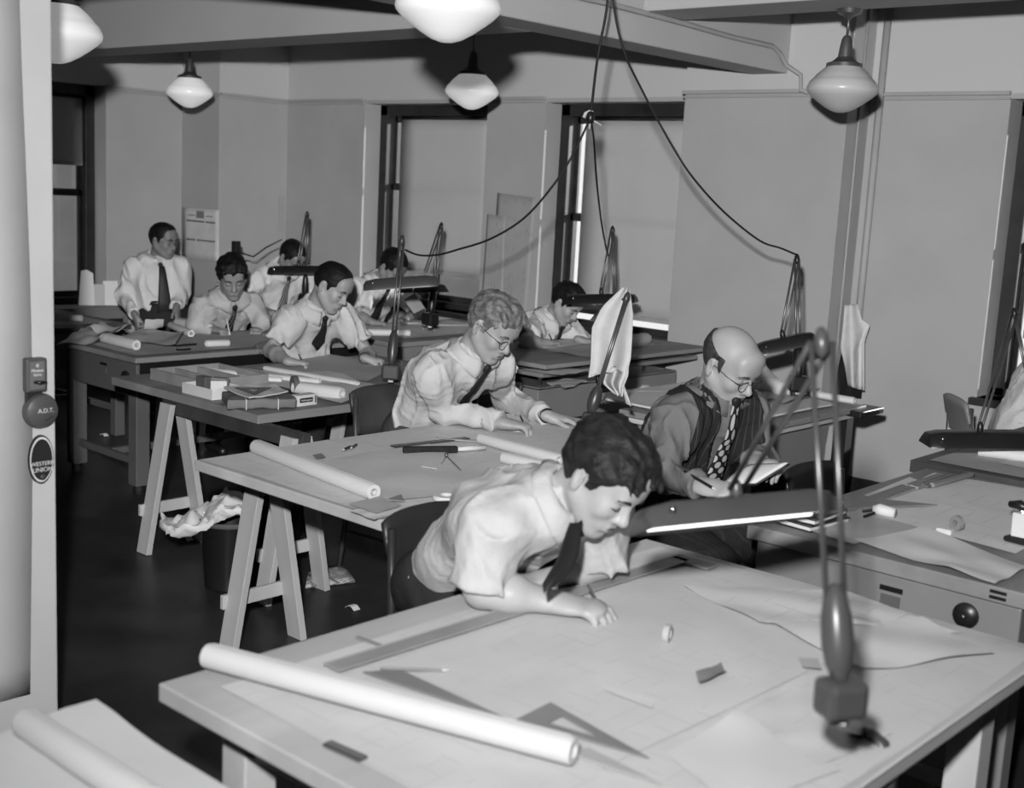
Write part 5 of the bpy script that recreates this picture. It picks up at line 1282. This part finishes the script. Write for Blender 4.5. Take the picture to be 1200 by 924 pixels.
c_ = zz(345, 462, Z3); Rt = frame((.35, .9, 0)) @ np.array([[0, 0, 1.0], [0, 1, 0], [-1, 0, 0]]); Rw = np.stack([nrm((.9, -.35, 0)), np.array([0, 0, 1.0]), nrm(np.cross(nrm((.9, -.35, 0)), (0, 0, 1.0)))], 1)
MB().lathe([(.018, -.012), (.042, -.012), (.042, .012), (.018, .012)], c_ + (0, 0, .047), 20, Rw, closed=True).build('tape_reel', STEELD, td, smooth='auto')
MB().box(c_ + (0, 0, .006), (.10, .035, .012), frame((.9, -.35, 0))).build('foot', BLACK, td, bevel=.003)
pbx = thing('printed_box', 'small white box with a dark printed band at the table edge', 'box', tuple(zz(356, 476, Z3)))
c_ = zz(356, 475, Z3); Rb = frame((-zz(336, 476, Z3) + zz(365, 472, Z3)) * (1, 1, 0))
MB().box(c_ + (0, 0, .026), (.115, .05, .05), Rb).build('carton', CARDB, pbx, bevel=.002)
MB().box(c_ + Rb @ np.array([-.008, -.0255, .028]), (.078, .001, .020), Rb).build('printed_band', BLACK, pbx)
MB().box(c_ + Rb @ np.array([.048, -.0255, .028]), (.008, .001, .034), Rb).build('end_print', STEELD, pbx)

def text_mesh(name, body, size, origin, xdir, up, m, parent, depth=.0006, align='CENTER'):
    cu = bpy.data.curves.new(name, 'FONT'); cu.body = body; cu.size = size; cu.align_x = align; cu.align_y = 'CENTER'; cu.extrude = depth
    tmp = bpy.data.objects.new(name, cu); COL.objects.link(tmp)
    dg = bpy.context.evaluated_depsgraph_get(); me = bpy.data.meshes.new_from_object(tmp.evaluated_get(dg)); bpy.data.objects.remove(tmp)
    V = np.array([v.co for v in me.vertices]); F = [tuple(p.vertices) for p in me.polygons]; bpy.data.meshes.remove(me)
    x = nrm(xdir); z = nrm(up); n = np.cross(x, z)      # text x, text y, facing n
    return mesh_obj(name, V[:, :1] * x + V[:, 1:2] * z + V[:, 2:3] * n + np.asarray(origin), F, m, parent)
WHITEP = mat('white_print', .80, .6)
text_mesh('lettering', 'Rubbe Jasers', .013, c_ + Rb @ np.array([-.008, -.0262, .028]), Rb[:, 0], (0, 0, 1), WHITEP, pbx)

# ---- the dark steel desk -----------------------------------------------------------------------------------------
Z4 = .775
sheet('large grey drawing sheet on the dark steel desk', [(-6.66, 3.66), (-6.02, 3.66), (-6.02, 5.12), (-6.66, 5.12)], Z4, PAPER3, .002, n=12, seed=51)
zD = Z4 + .006
roll('white roll with a dark hollow end on the dark steel desk', zz(122, 402, zD) + (0, 0, .03), zz(160, 411, zD) + (0, 0, .03), .030, PAPER, .4)
roll('pale roll by the striped-tie man\'s sleeve', zz(200, 386, zD) + (0, 0, .025), zz(224, 396, zD) + (0, 0, .025), .022, PAPER, .5)
roll('fat roll behind the striped-tie man\'s hand', zz(208, 383, zD) + (0, 0, .03), zz(246, 391, zD) + (0, 0, .03), .028, PAPER2)
roll('small white roll at the edge of the dark steel desk', zz(241, 407, zD) + (0, 0, .02), zz(268, 406, zD) + (0, 0, .02), .020, PAPER, .4)
sheet('curled white paper overhanging the left end of the dark steel desk', [zz(66, 408, zD), zz(130, 404, zD), zz(150, 390, zD), zz(95, 388, zD)], zD + .004, PAPER2, .010, n=14, seed=52, curl=.05)
sheet('folded white sheet on the left of the dark steel desk', [zz(98, 397, zD), zz(120, 400, zD), zz(150, 392, zD), zz(118, 388, zD)], zD + .03, PAPER, .012, n=12, seed=53, lift=(.05, .4, .2, .6))
sheet('creased paper in the middle of the dark steel desk', [zz(140, 398, zD), zz(205, 412, zD), zz(216, 396, zD), zz(170, 386, zD)], zD + .004, PAPER2, .008, n=14, seed=54, curl=.03)
sheet('curling white sheet at the back of the dark steel desk', [zz(165, 388, zD), zz(170, 392, zD), zz(192, 390, zD), zz(188, 384, zD)], zD + .01, PAPER, .006, n=12, seed=55, curl=.07)
strip('dark steel strip in the middle of the dark steel desk', zz(178, 394, zD), zz(200, 396, zD), .05, .012, BLACK, 'steel_strip', 'strip')
strip('dark ruler near the edge of the dark steel desk', zz(205, 406, zD), zz(228, 404, zD), .04, .010, BLACK, 'ruler', 'ruler')
strip('short dark scale by the folded sheet on the dark steel desk', zz(208, 411, zD), zz(222, 410, zD), .03, .010, BLACK, 'scale_rule', 'ruler')
# ---- desks at the windows ----------------------------------------------------------------------------------------
z5 = .77
sheet('white drawing under the hands of the man with bowed head', [(-6.62, 5.6), (-5.95, 5.6), (-5.95, 6.7), (-6.62, 6.7)], z5, PAPER2, .003, n=10, seed=61)
roll('long white roll along the edge of the desk by the middle window', zz(420, 393, z5) + (0, 0, .02), zz(480, 394, z5) + (0, 0, .02), .022, PAPER)
sheet('paper left beside the lamp on the desk by the middle window', [zz(470, 380, z5), zz(490, 386, z5), zz(500, 380, z5), zz(485, 376, z5)], z5 + .008, PAPER, .004, n=8, seed=62)
z6 = .86
sheet('white drawing under the hands of the man by the right window', [zz(610, 406, z6), zz(660, 412, z6), zz(715, 402, z6), zz(665, 398, z6)], z6, PAPER, .003, n=10, seed=63)
sheet('grey sheet on the raised board by the right window', [zz(640, 412, z6), zz(690, 420, z6), zz(770, 404, z6), zz(715, 398, z6)], z6, PAPER3, .004, n=10, seed=64)
roll('loosely rolled grey paper at the right end of the raised board', zz(735, 408, z6) + (0, 0, .035), zz(757, 404, z6) + (0, 0, .035), .040, PAPER3, .7)
sheet('white papers between the boards by the right window', [zz(610, 436, .80), zz(660, 442, .80), zz(690, 436, .80), zz(640, 430, .80)], .802, PAPER, .004, n=8, seed=65)
sheet('loose papers lying in the steel desk below the raised board', [zz(640, 452, .705), zz(665, 457, .705), zz(690, 449, .705), zz(665, 445, .705)], .705, PAPER2, .008, n=8, seed=66)
sheet('bright sheet under the corner man\'s hands', [(-7.65, 5.5), (-7.32, 5.5), (-7.32, 6.2), (-7.65, 6.2)], .78, PAPER, .003, n=8, seed=67)
# low side table
sheet('pale folder standing open on the low side table', [zz(745, 440, .75), zz(752, 470, .62), zz(800, 462, .62), zz(792, 438, .75)], .592, PAPER3, .004, n=8, seed=68, lift=(.12, .2, .2, .9))
sheet('white papers stacked on the low side table', [zz(750, 475, .60), zz(790, 482, .60), zz(812, 470, .60), zz(775, 464, .60)], .592, PAPER, .004, n=8, seed=69, solid=.012)
# ---- desk at the pier --------------------------------------------------------------------------------------------
z7 = .777
sheet('thick pad of drawings on the desk at the wall pier', [(-3.76, 4.82), (-2.92, 4.82), (-2.92, 5.80), (-3.76, 5.80)], z7, PAPER2, .004, n=14, seed=71, solid=.01)
sheet('crumpled tracing paper beside the bald man\'s shoulder', [zz(878, 472, z7), zz(925, 482, z7), zz(962, 466, z7), zz(905, 456, z7)], z7 + .016, PAPER3, .012, n=14, seed=72, curl=.02)
sheet('big curled sheet arching up behind the bald man\'s head', [zz(868, 456, z7), zz(900, 466, z7), zz(925, 455, z7), zz(890, 444, z7)], z7 + .018, PAPER2, .006, n=14, seed=73, lift=(.13, .15, .7, .75))
roll('fat pale roll behind the bald man\'s spectacles', zz(886, 462, z7) + (0, 0, .06), zz(922, 470, z7) + (0, 0, .05), .045, PAPER2, .8)
roll('slim roll pointing to the end of the desk at the wall pier', zz(948, 468, z7) + (0, 0, .03), zz(1001, 477, z7) + (0, 0, .03), .018, PAPER2, .4)
# ---- right-hand desk ---------------------------------------------------------------------------------------------
z8 = .80
sheet('large pencil drawing pinned across the right-hand desk', [zz(1000, 600, z8), zz(1190, 650, z8), zz(1290, 590, z8), zz(1095, 555, z8)], z8, DRAWN, .0015, n=14, seed=81)
sheet('white sheet with a torn edge at the front of the right-hand desk', [zz(1000, 638, z8), zz(1165, 690, z8), zz(1205, 668, z8), zz(1080, 622, z8)], z8 + .005, PAPER, .004, n=14, seed=82, lift=(.02, .7, .05, .3))
sheet('grey cloth-backed sheet at the left of the right-hand desk', [zz(905, 612, z8), zz(1000, 640, z8), zz(1080, 622, z8), zz(985, 592, z8)], z8 + .003, PAPER3, .002, n=10, seed=83)
sheet('white card at the far left edge of the right-hand desk', [zz(1012, 583, z8), zz(1035, 590, z8), zz(1090, 570, z8), zz(1066, 562, z8)], z8 + .006, CARDB, .001, n=6, seed=84)
strip('wooden straightedge along the left edge of the right-hand desk', zz(985, 601, z8 + .004), zz(1065, 572, z8 + .004), .055, .008, BOARDD, 'straightedge', 'straightedge')
strip('grey triangular scale at the back of the right-hand desk', zz(1068, 573, z8 + .004), zz(1105, 560, z8 + .004), .05, .012, GREYC, 'scale_rule', 'ruler')
strip('dark comb-like scale at the back of the right-hand desk', zz(1080, 571, z8 + .006), zz(1112, 560, z8 + .006), .05, .010, STEELD, 'scale_rule', 'ruler')
strip('round wooden rule at the back of the right-hand desk', zz(1092, 571, z8 + .008), zz(1138, 558, z8 + .008), .020, .014, BOARDD, 'ruler', 'ruler')
tri('thin grey set square pointing right on the right-hand desk', [zz(990, 600, z8), zz(1020, 588, z8), zz(1098, 596, z8)], z8 + .010, GREYC, .003, hole=False)
er = thing('dusting_brush', 'pale bag-shaped eraser brush on the right-hand desk', 'brush', tuple(zz(1035, 604, z8)))
MB().tube([zz(1022, 604, z8) + (0, 0, .020), zz(1030, 605, z8) + (0, 0, .022), zz(1048, 609, z8) + (0, 0, .020)], [.012, .020, .016], 12).build('bag', CARDB, er, smooth=True)
MB().tube([zz(1022, 604, z8) + (0, 0, .018), zz(1010, 603, z8) + (0, 0, .010)], .005, 6).build('tip', BLACK, er); MB().tube([zz(1024, 607, z8) + (0, 0, .016), zz(1012, 609, z8) + (0, 0, .008)], .005, 6).build('tip', BLACK, er)
tp2 = thing('tape_roll', 'upright roll of tape on the right-hand desk', 'tape', tuple(zz(1119, 622, z8)))
MB().lathe([(.010, -.008), (.024, -.008), (.024, .008), (.010, .008)], zz(1120, 624, z8) + (0, 0, .03), 18, Rw, closed=True).build('band', GREYC, tp2, smooth='auto')
MB().bar(zz(1098, 624, z8) + (0, 0, .010), zz(1116, 628, z8) + (0, 0, .010), .03, .016).build('holder', CARDB, tp2, bevel=.004)
stp = thing('stapler', 'stapler with black handle and foot on the right-hand desk', 'stapler', tuple(zz(1195, 630, z8)))
a_ = zz(1178, 634, z8) + (0, 0, .012); b_ = zz(1225, 646, z8) + (0, 0, .012)
MB().bar(a_, b_, .045, .018).build('foot', BLACK, stp, bevel=.008)
MB().bar(a_ + (b_ - a_) * .15 + (0, 0, .048), b_ + (0, 0, .052), .03, .075).build('body', CARDB, stp, bevel=.004)
MB().tube([a_ + (0, 0, .105), a_ + (b_ - a_) * .25 + (0, 0, .110), a_ + (b_ - a_) * .5 + (0, 0, .10)], [.010, .016, .010], 10).build('knob', BLACK, stp, smooth=True)
MB().tube([a_ + (b_ - a_) * .25 + (0, 0, .105), a_ + (b_ - a_) * .5 + (0, 0, .06)], .004, 6).build('spring_arm', CHROME, stp)
for k, (dz, m_, lab) in enumerate(((0, CARDB, 'bottom book of the small stack at the left end of the right-hand desk'), (.018, CARDB, 'middle book of the small stack at the left end of the right-hand desk'), (.036, CARDB, 'top book of the small stack at the left end of the right-hand desk'))):
    bk = thing('book', lab, 'book', tuple(zz(945, 612, z8) + (0, 0, dz)), 'books on the right-hand desk')
    c_ = zz(945, 612, z8) + np.array([-.01 * k, .01 * k, dz + .012]); Rk = rotz(.12 * k - .1)
    MB().box(c_, (.17, .21, .011), Rk).build('pages', CARDB, bk)
    MB().box(c_ + (0, 0, .0075), (.178, .218, .003), Rk).build('cover', BLACK if k < 2 else PAPER, bk); MB().box(c_ - (0, 0, .0075), (.178, .218, .003), Rk).build('cover', BLACK, bk)
# desk at the right edge
sheet('grey blotter on the dark desk at the right edge', [(-1.98, 4.78), (-1.1, 4.78), (-1.1, 5.95), (-1.98, 5.95)], z8, PAPER3, .001, n=6, seed=91)
sheet('white drawing at the right edge of the dark desk', [zz(1170, 545, z8), zz(1230, 556, z8), zz(1290, 540, z8), zz(1215, 530, z8)], z8 + .004, PAPER, .002, n=8, seed=92)
roll('pale paper roll under the broad lamp shade at the right edge', zz(1146, 535, z8) + (0, 0, .025), zz(1230, 546, z8) + (0, 0, .025), .024, PAPER)
roll('second roll behind the broad lamp shade at the right edge', zz(1160, 528, z8) + (0, 0, .022), zz(1235, 520, z8) + (0, 0, .022), .016, PAPER2)
# far-left desk and window ledge
sheet('pale drawing board paper on the dark desk at the far left', [(-8.55, 3.55), (-7.5, 3.55), (-7.5, 4.38), (-8.55, 4.38)], .76, PAPER3, .001, n=6, seed=95)
roll('long wooden-coloured roll on the dark desk at the far left', np.array([-8.2, 3.75, .785]), np.array([-7.62, 4.22, .785]), .02, PAPER2)
for k, (px, w_, h_, lab) in enumerate(((113, .13, .30, 'tall pale folder leaning by the left window'), (122, .10, .18, 'grey folder leaning beside the tall pale one by the left window'), (130, .12, .21, 'white folder leaning at the right of the left window'), (136, .05, .20, 'narrow folder at the end of the row by the left window'))):
    b_ = np.array([XL + .10 + .035 * k, 5.36 + .09 * k, .63]); mb = MB()
    P_ = [(-w_ / 2, 0), (w_ / 2, 0), (w_ / 2 * .8, h_ * .9), (0, h_), (-w_ / 2 * .7, h_ * .96)] if k == 0 else [(-w_ / 2, 0), (w_ / 2, 0), (w_ / 2, h_), (-w_ / 2, h_ * .98)]
    ang = math.radians(60); Rf = np.stack([np.array([math.cos(ang), math.sin(ang), 0]), np.array([-.12 * math.sin(ang), .12 * math.cos(ang), .99]), np.array([math.sin(ang), -math.cos(ang), .12])], 1)
    mb.prism(P_, 0, .012, Rf, b_); tag(mb.build('folder', PAPER if k in (0, 2) else PAPER3), lab, 'folder', 'folders by the left window')

# ---- held things -------------------------------------------------------------------------------------------------
bo = thing('booklet', 'open white booklet in the hands of the bald man', 'booklet', tuple(dp(890, 565, 4.05)))
q_ = [dp(845, 572, 4.08), dp(886, 570, 4.02), dp(926, 545, 3.98), dp(880, 548, 4.14)]
def bk_(u, v, lift): p = q_[0] * (1 - u) * (1 - v) + q_[1] * u * (1 - v) + q_[2] * u * v + q_[3] * (1 - u) * v; return p + np.array([0, 0, lift + .012 * math.sin(v * PI) * (1 - u)])
MB().grid(8, 8, lambda u, v: bk_(u, v, .0)).build('cover', BLACK, bo, smooth=True, solid=.004)
MB().grid(8, 8, lambda u, v: bk_(.03 + u * .94, .03 + v * .94, .006)).build('pages', PAPER, bo, smooth=True, solid=.006)
pencil('dark pen in the hand of the bald man', dp(840, 575, 3.98), dp(806, 555, 4.06) - dp(840, 575, 3.98), .14, BLACK, .005)

# ---- towels ------------------------------------------------------------------------------------------------------
def hanging(name, label, left, right, D, m, cat='towel', fold=.03, nfold=3.0, group=None, n=26, ph=0.0):
    """cloth hanging in soft folds between two measured edges (pixel polylines, top to bottom)"""
    def edge(E, v):
        ys = np.linspace(0, 1, len(E)); return np.array([np.interp(v, ys, [p[0] for p in E]), np.interp(v, ys, [p[1] for p in E])])
    def f(u, v):
        a, b = edge(left, v), edge(right, v); p = a + (b - a) * u
        dd = D + fold * (.25 + v) * math.sin(nfold * PI * u + ph + 1.2 * v) - .01 * math.sin(u * PI)
        return dp(p[0], p[1], dd)
    o = MB().grid(n, n, f).build(name, m, smooth=True, solid=.006)
    return tag(o, label, cat, group)
hanging('towel', 'white towel draped over the leaning lamp on the blond man\'s table', [(731, 337), (706, 360), (694, 385), (693, 425), (690, 444), (712, 424), (706, 448), (722, 462)], [(738, 338), (742, 368), (741, 392), (739, 420), (736, 430), (735, 440), (730, 452), (728, 465)], 5.06, CLOTH, fold=.035, nfold=2.6)
hanging('towel', 'narrow folded end of the white towel hanging lowest from the leaning lamp', [(727, 452), (731, 462), (734, 474)], [(732, 452), (736, 464), (740, 476)], 5.08, CLOTH, fold=.008, nfold=1)
hanging('towel', 'white towel hanging on the wall pipe beside the pier', [(990, 358), (988, 380), (985, 408), (990, 430), (993, 452)], [(1005, 357), (1010, 375), (1019, 381), (1012, 400), (1012, 458)], 7.34, CLOTH, fold=.03, nfold=2.4, ph=1)
hanging('jacket', 'black garment hanging under the white towel at the pier', [(987, 412), (983, 430), (978, 463)], [(1002, 408), (1012, 440), (1009, 466)], 7.39, mat('black_cloth', .06, .9, .1), cat='garment', fold=.02, nfold=2)
# tag hanging from the lamp at the middle window
tg_ = thing('hanging_tag', 'dark card tag hanging from the lamp by the middle window', 'tag', tuple(dp(483, 357, 7.9)))
MB().grid(2, 2, lambda u, v: dp([[473, 351], [485, 368]][int(round(u))][0] + v * [13, 7][0], [[351, 368], [344, 361]][int(round(v))][int(round(u))], 7.9)).build('card', GREYC, tg_, solid=.002)
MB().tube([dp(486, 333, 7.95), dp(484, 340, 7.92), dp(484, 346, 7.9)], .003, 6).build('string', CORDL, tg_)

# ---- things on the walls -----------------------------------------------------------------------------------------
def wall_sheet(name, label, quad, Y, m, cat='drawing', amp=.006, off=0):
    def f(u, v):
        a = np.array(quad[0]) * (1 - u) * (1 - v) + np.array(quad[1]) * u * (1 - v) + np.array(quad[2]) * u * v + np.array(quad[3]) * (1 - u) * v
        return yp(a[0], a[1], Y - .004 - off - amp * abs(math.sin(3 * u + 2 * v)) * .8)
    o = MB().grid(10, 10, f).build(name, m, smooth=True, solid=.001); return tag(o, label, cat, 'drawings pinned to the wall')
wall_sheet('wall_drawing', 'large pencil drawing pinned on the wall between the windows', [(583, 226), (628, 232), (616, 375), (572, 372)], YW, WALLSHEET)
wall_sheet('wall_drawing', 'narrower pencil drawing pinned left of the large one between the windows', [(571, 251), (592, 254), (588, 372), (563, 368)], YW, WALLSHEET, off=.014)
po = thing('poster', 'printed notice with a seal and rows of type on the corner pillar', 'poster', tuple(yp(235, 303, YC)))
MB().grid(8, 8, lambda u, v: yp((213.5 + 43 * u), 243 + 60 * v + 3.5 * u, YC - .006 - .006 * abs(math.sin(4 * u)))).build('sheet', mat('poster_paper', .72, .7, .05), po, smooth=True, solid=.001)
INK = mat('printing_ink', .22, .8); INKG = mat('grey_printing_ink', .42, .8)
def prn(x0, y0, x1, y1, m=INK, nm='print_line'):
    A = [yp(x, y, YC - .016) for x, y in ((x0, y0), (x1, y0 + (x1 - x0) * .08), (x1, y1 + (x1 - x0) * .08), (x0, y1))]
    MB().add(A, [(0, 1, 2, 3)]).build(nm, m, po, solid=.0005)
prn(230, 247, 239, 255.5, INKG, 'seal')
for a, b in ((220, 229), (241, 249)): prn(a, 251.2 + (a - 220) * .08, b, 252.4 + (a - 220) * .08, INKG)
k = 0
for row, y in (('words', 257.3), ('words', 279.3)):
    x = 218.5
    while x < 251:
        w_ = 2.2 + (k * 7 % 5) * .5; prn(x, y + (x - 218) * .1, min(x + w_, 252), y + 1.7 + (x - 218) * .1); x += w_ + .5 + (1.6 if k % 6 == 5 else 0); k += 1
# signal boxes on the partition
XPp = -3.34
def pp(x, y, off=0): return xp(x, y, XPp + off)
bxm = mat('signal_box_enamel', .30, .4, .08); bxd = mat('signal_box_dark', .16, .4, .08)
s1 = thing('signal_box', 'small rectangular metal signal box at the top on the partition', 'signal box', tuple(pp(43, 458)))
a_, b_ = pp(31, 421, .03), pp(56, 459, .03)
MB().box2((XPp + .0005, a_[1], b_[2]), (XPp + .03, b_[1], a_[2])).build('case', bxm, s1, bevel=.006)
cx_, cz_ = (a_[1] + b_[1]) / 2, (a_[2] + b_[2]) / 2
MB().box((XPp + .031, cx_, cz_), (.002, .044, .080)).build('front_plate', mat('signal_plate', .40, .45, .05), s1, bevel=.002)
text_mesh('lettering', 'e', .020, (XPp + .0325, cx_, cz_ + .030), (0, 1, 0), (0, 0, 1), WHITEP, s1)
text_mesh('lettering', 'Photos', .013, (XPp + .0325, cx_, cz_ + .014), (0, 1, 0), (0, 0, 1), WHITEP, s1); text_mesh('lettering', 'here', .013, (XPp + .0325, cx_, cz_ + .002), (0, 1, 0), (0, 0, 1), WHITEP, s1)
MB().tube([(XPp + .034, cx_ - .012, cz_ - .018), (XPp + .045, cx_ + .002, cz_ - .019), (XPp + .042, cx_ + .022, cz_ - .019)], [.004, .006, .003], 8).build('lever', BLACK, s1, smooth=True)
s2 = thing('signal_box', 'round metal call box in the middle on the partition', 'signal box', tuple(pp(46, 498)))
Rx = np.array([[0, 0, 1.0], [1, 0, 0], [0, 1, 0]])
c_ = pp(45, 481); MB().lathe([(.052, 0), (.052, .012), (.046, .026), (.030, .034), (.002, .036)], (XPp + .0005, c_[1], c_[2]), 28, Rx).build('dome', bxm, s2, smooth='auto')
MB().box((XPp + .008, c_[1] - .018, c_[2] + .035), (.014, .05, .05)).build('back_plate', bxd, s2, bevel=.003)
text_mesh('lettering', 'A.D.T.', .018, (XPp + .0375, c_[1] + .004, c_[2] + .004), (0, 1, 0), (0, 0, 1), WHITEP, s2)
MB().bar((XPp + .036, c_[1] + .0, c_[2] - .024), (XPp + .034, c_[1] + .026, c_[2] - .014), .006, .004).build('handle', CHROME, s2)
s3 = thing('signal_box', 'oval enamel call box sign at the bottom on the partition', 'signal box', tuple(pp(46, 568)))
c_ = pp(46.5, 538); ry_, rz_ = .038, .072
def oval(r, x0, x1, m, nm):
    mb = MB(); n_ = 36; mb.prism([(ry_ * r * math.cos(2 * PI * i / n_), rz_ * r * math.sin(2 * PI * i / n_)) for i in range(n_)], x0, x1, Rx, (XPp + .0005, c_[1], c_[2])); return mb.build(nm, m, s3, smooth='auto')
oval(1.0, 0, .010, bxd, 'case'); oval(.93, .010, .0115, WHITEP, 'rim'); oval(.84, .0115, .013, bxd, 'face')
text_mesh('lettering', 'WESTERN', .0165, (XPp + .0142, c_[1] + .002, c_[2] - .012), (0, 1, 0), (0, 0, 1), WHITEP, s3); text_mesh('lettering', 'UNION', .0185, (XPp + .0142, c_[1] + .002, c_[2] - .030), (0, 1, 0), (0, 0, 1), WHITEP, s3)
MB().lathe([(.008, .013), (.008, .018), (.003, .020), (.001, .020)], (XPp, c_[1] + .002, c_[2] - .052), 12, Rx).build('knob', ROD, s3, smooth='auto')
# paper sheet hung on the partition
hs_ = MB().grid(6, 30, lambda u, v: (XPp + .006 + .004 * math.sin(u * 4 + v * 9), 1.10 + u * (pp(37, 812)[1] - 1.10) - .012 * math.sin(v * 7) * u, 2.95 + v * (pp(37, 812)[2] - 2.95))).build('hung_paper', WHITEW, smooth=True, solid=.001)
tag(hs_, 'long cream paper sheet hung on the left partition', 'paper')
# wall switch plates
tag(MB().box2((XC + .001, 6.98, 1.28), (XC + .01, 7.05, 1.62)).build('switch_plate', RAILP, bevel=.003), 'tall narrow wall plate in the far corner', 'wall plate')
bk4 = thing('wall_bracket', 'short dark bracket on the wall above the striped-tie man\'s head', 'bracket', tuple(dp(277, 300, 9.4)))
MB().box(dp(276.5, 292, 9.4), (.05, .05, .12)).build('bracket_post', BLACK, bk4, bevel=.004); MB().tube([dp(280, 296, 9.4), dp(297, 301, 9.4), dp(312, 290, 9.5), dp(330, 281, 9.6)], .006, 6).build('wire', BLACK, bk4, smooth=True)

# ---- on the floor ------------------------------------------------------------------------------------------------
def basket(label, x, y, r, h):
    t = thing('waste_basket', label, 'basket', (x, y, 0), 'waste baskets')
    MB().lathe([(r * .80, .004), (r * .98, h - .01), (r, h), (r * .94, h), (r * .75, .012)], (x, y, 0), 28, closed=False).build('bin', BLACK, t, smooth='auto')
    MB().lathe([(r * .99, h - .02), (r * 1.03, h - .012), (r * 1.03, h), (r * .99, h + .002)], (x, y, 0), 28, closed=True).build('rim', STEELD, t, smooth='auto')
    return t
b0 = zz(268, 686, 0); basket('black waste basket under the smiling man\'s table, paper spilling out', b0[0], b0[1], .13, .31)
b1_ = zz(312, 668, 0); basket('black waste basket behind the sawhorse of the blond man\'s table', b1_[0] - .1, b1_[1] + .12, .13, .31)
cp = Grid((-.30, -.2, -.10), (.24, .2, .12), .012); x_, y_, z_ = cp.pts((slice(None),) * 3)
cp.D = (np.abs(z_ - .05 * np.sin(x_ * 14 + 3 * y_) - .05 * (np.abs(vnoise(x_ * 12 + 5, y_ * 12, z_ * 0 + .5) - .5) * 3 - .5) - .03 * (np.abs(vnoise(x_ * 27 + 2, y_ * 22, z_ * 0 + .5) - .5) * 3 - .5) + .16 * np.clip(-x_ - .10, 0, 1) * 2.0) - .018 + 0 * x_).astype(np.float32)
cp.D = np.maximum(cp.D, (np.sqrt((x_ / .25) ** 2 + (y_ / .15) ** 2) - 1 + .35 * (vnoise(x_ * 9, y_ * 9, z_ * 0 + 2) - .5)) * .15).astype(np.float32)
V_, F_ = cp.mesh(); ang_ = math.radians(42)
tag(mesh_obj('crumpled_paper', V_ @ rotz(ang_).T + np.array([b0[0] - .05, b0[1] - .07, .345]), F_, PAPER2, smooth='auto'), 'crumpled wrapping paper heaped on the waste basket', 'paper')
nw = thing('newspaper', 'folded newspaper lying on the floor under the blond man\'s table', 'newspaper', tuple(zz(388, 680, 0)))
q_ = [zz(358, 690, 0), zz(362, 671, 0), zz(398, 664, 0), zz(416, 683, 0)]
NEWS = line_mat('newsprint', .66, .40, 60, 18, .55, .50)
for k in range(3):
    MB().grid(6, 6, lambda u, v: (lambda p: (p[0], p[1], .001 + .008 * k + .012 * math.sin(u * PI) * (k == 2)))(q_[0] * (1 - u) * (1 - v) + q_[1] * u * (1 - v) + q_[2] * u * v + q_[3] * (1 - u) * v + np.array([.01 * k, -.008 * k, 0]))).build('page', NEWS, nw, smooth=True, solid=.004)
for lab, px, py in (('small folded paper scrap on the floor beside the chair', 413, 714), ('tiny white scrap of paper on the floor below the basket', 219, 633), ('white scrap of paper on the floor under the dark steel desk', 122, 511)):
    p = zz(px, py, 0); mb = MB(); mb.grid(4, 3, lambda u, v: (p[0] + (u - .5) * .06, p[1] + (v - .5) * .035, .002 + .02 * (1 - abs(2 * u - 1))))
    tag(mb.build('paper_scrap', PAPER, solid=.001), lab, 'paper')
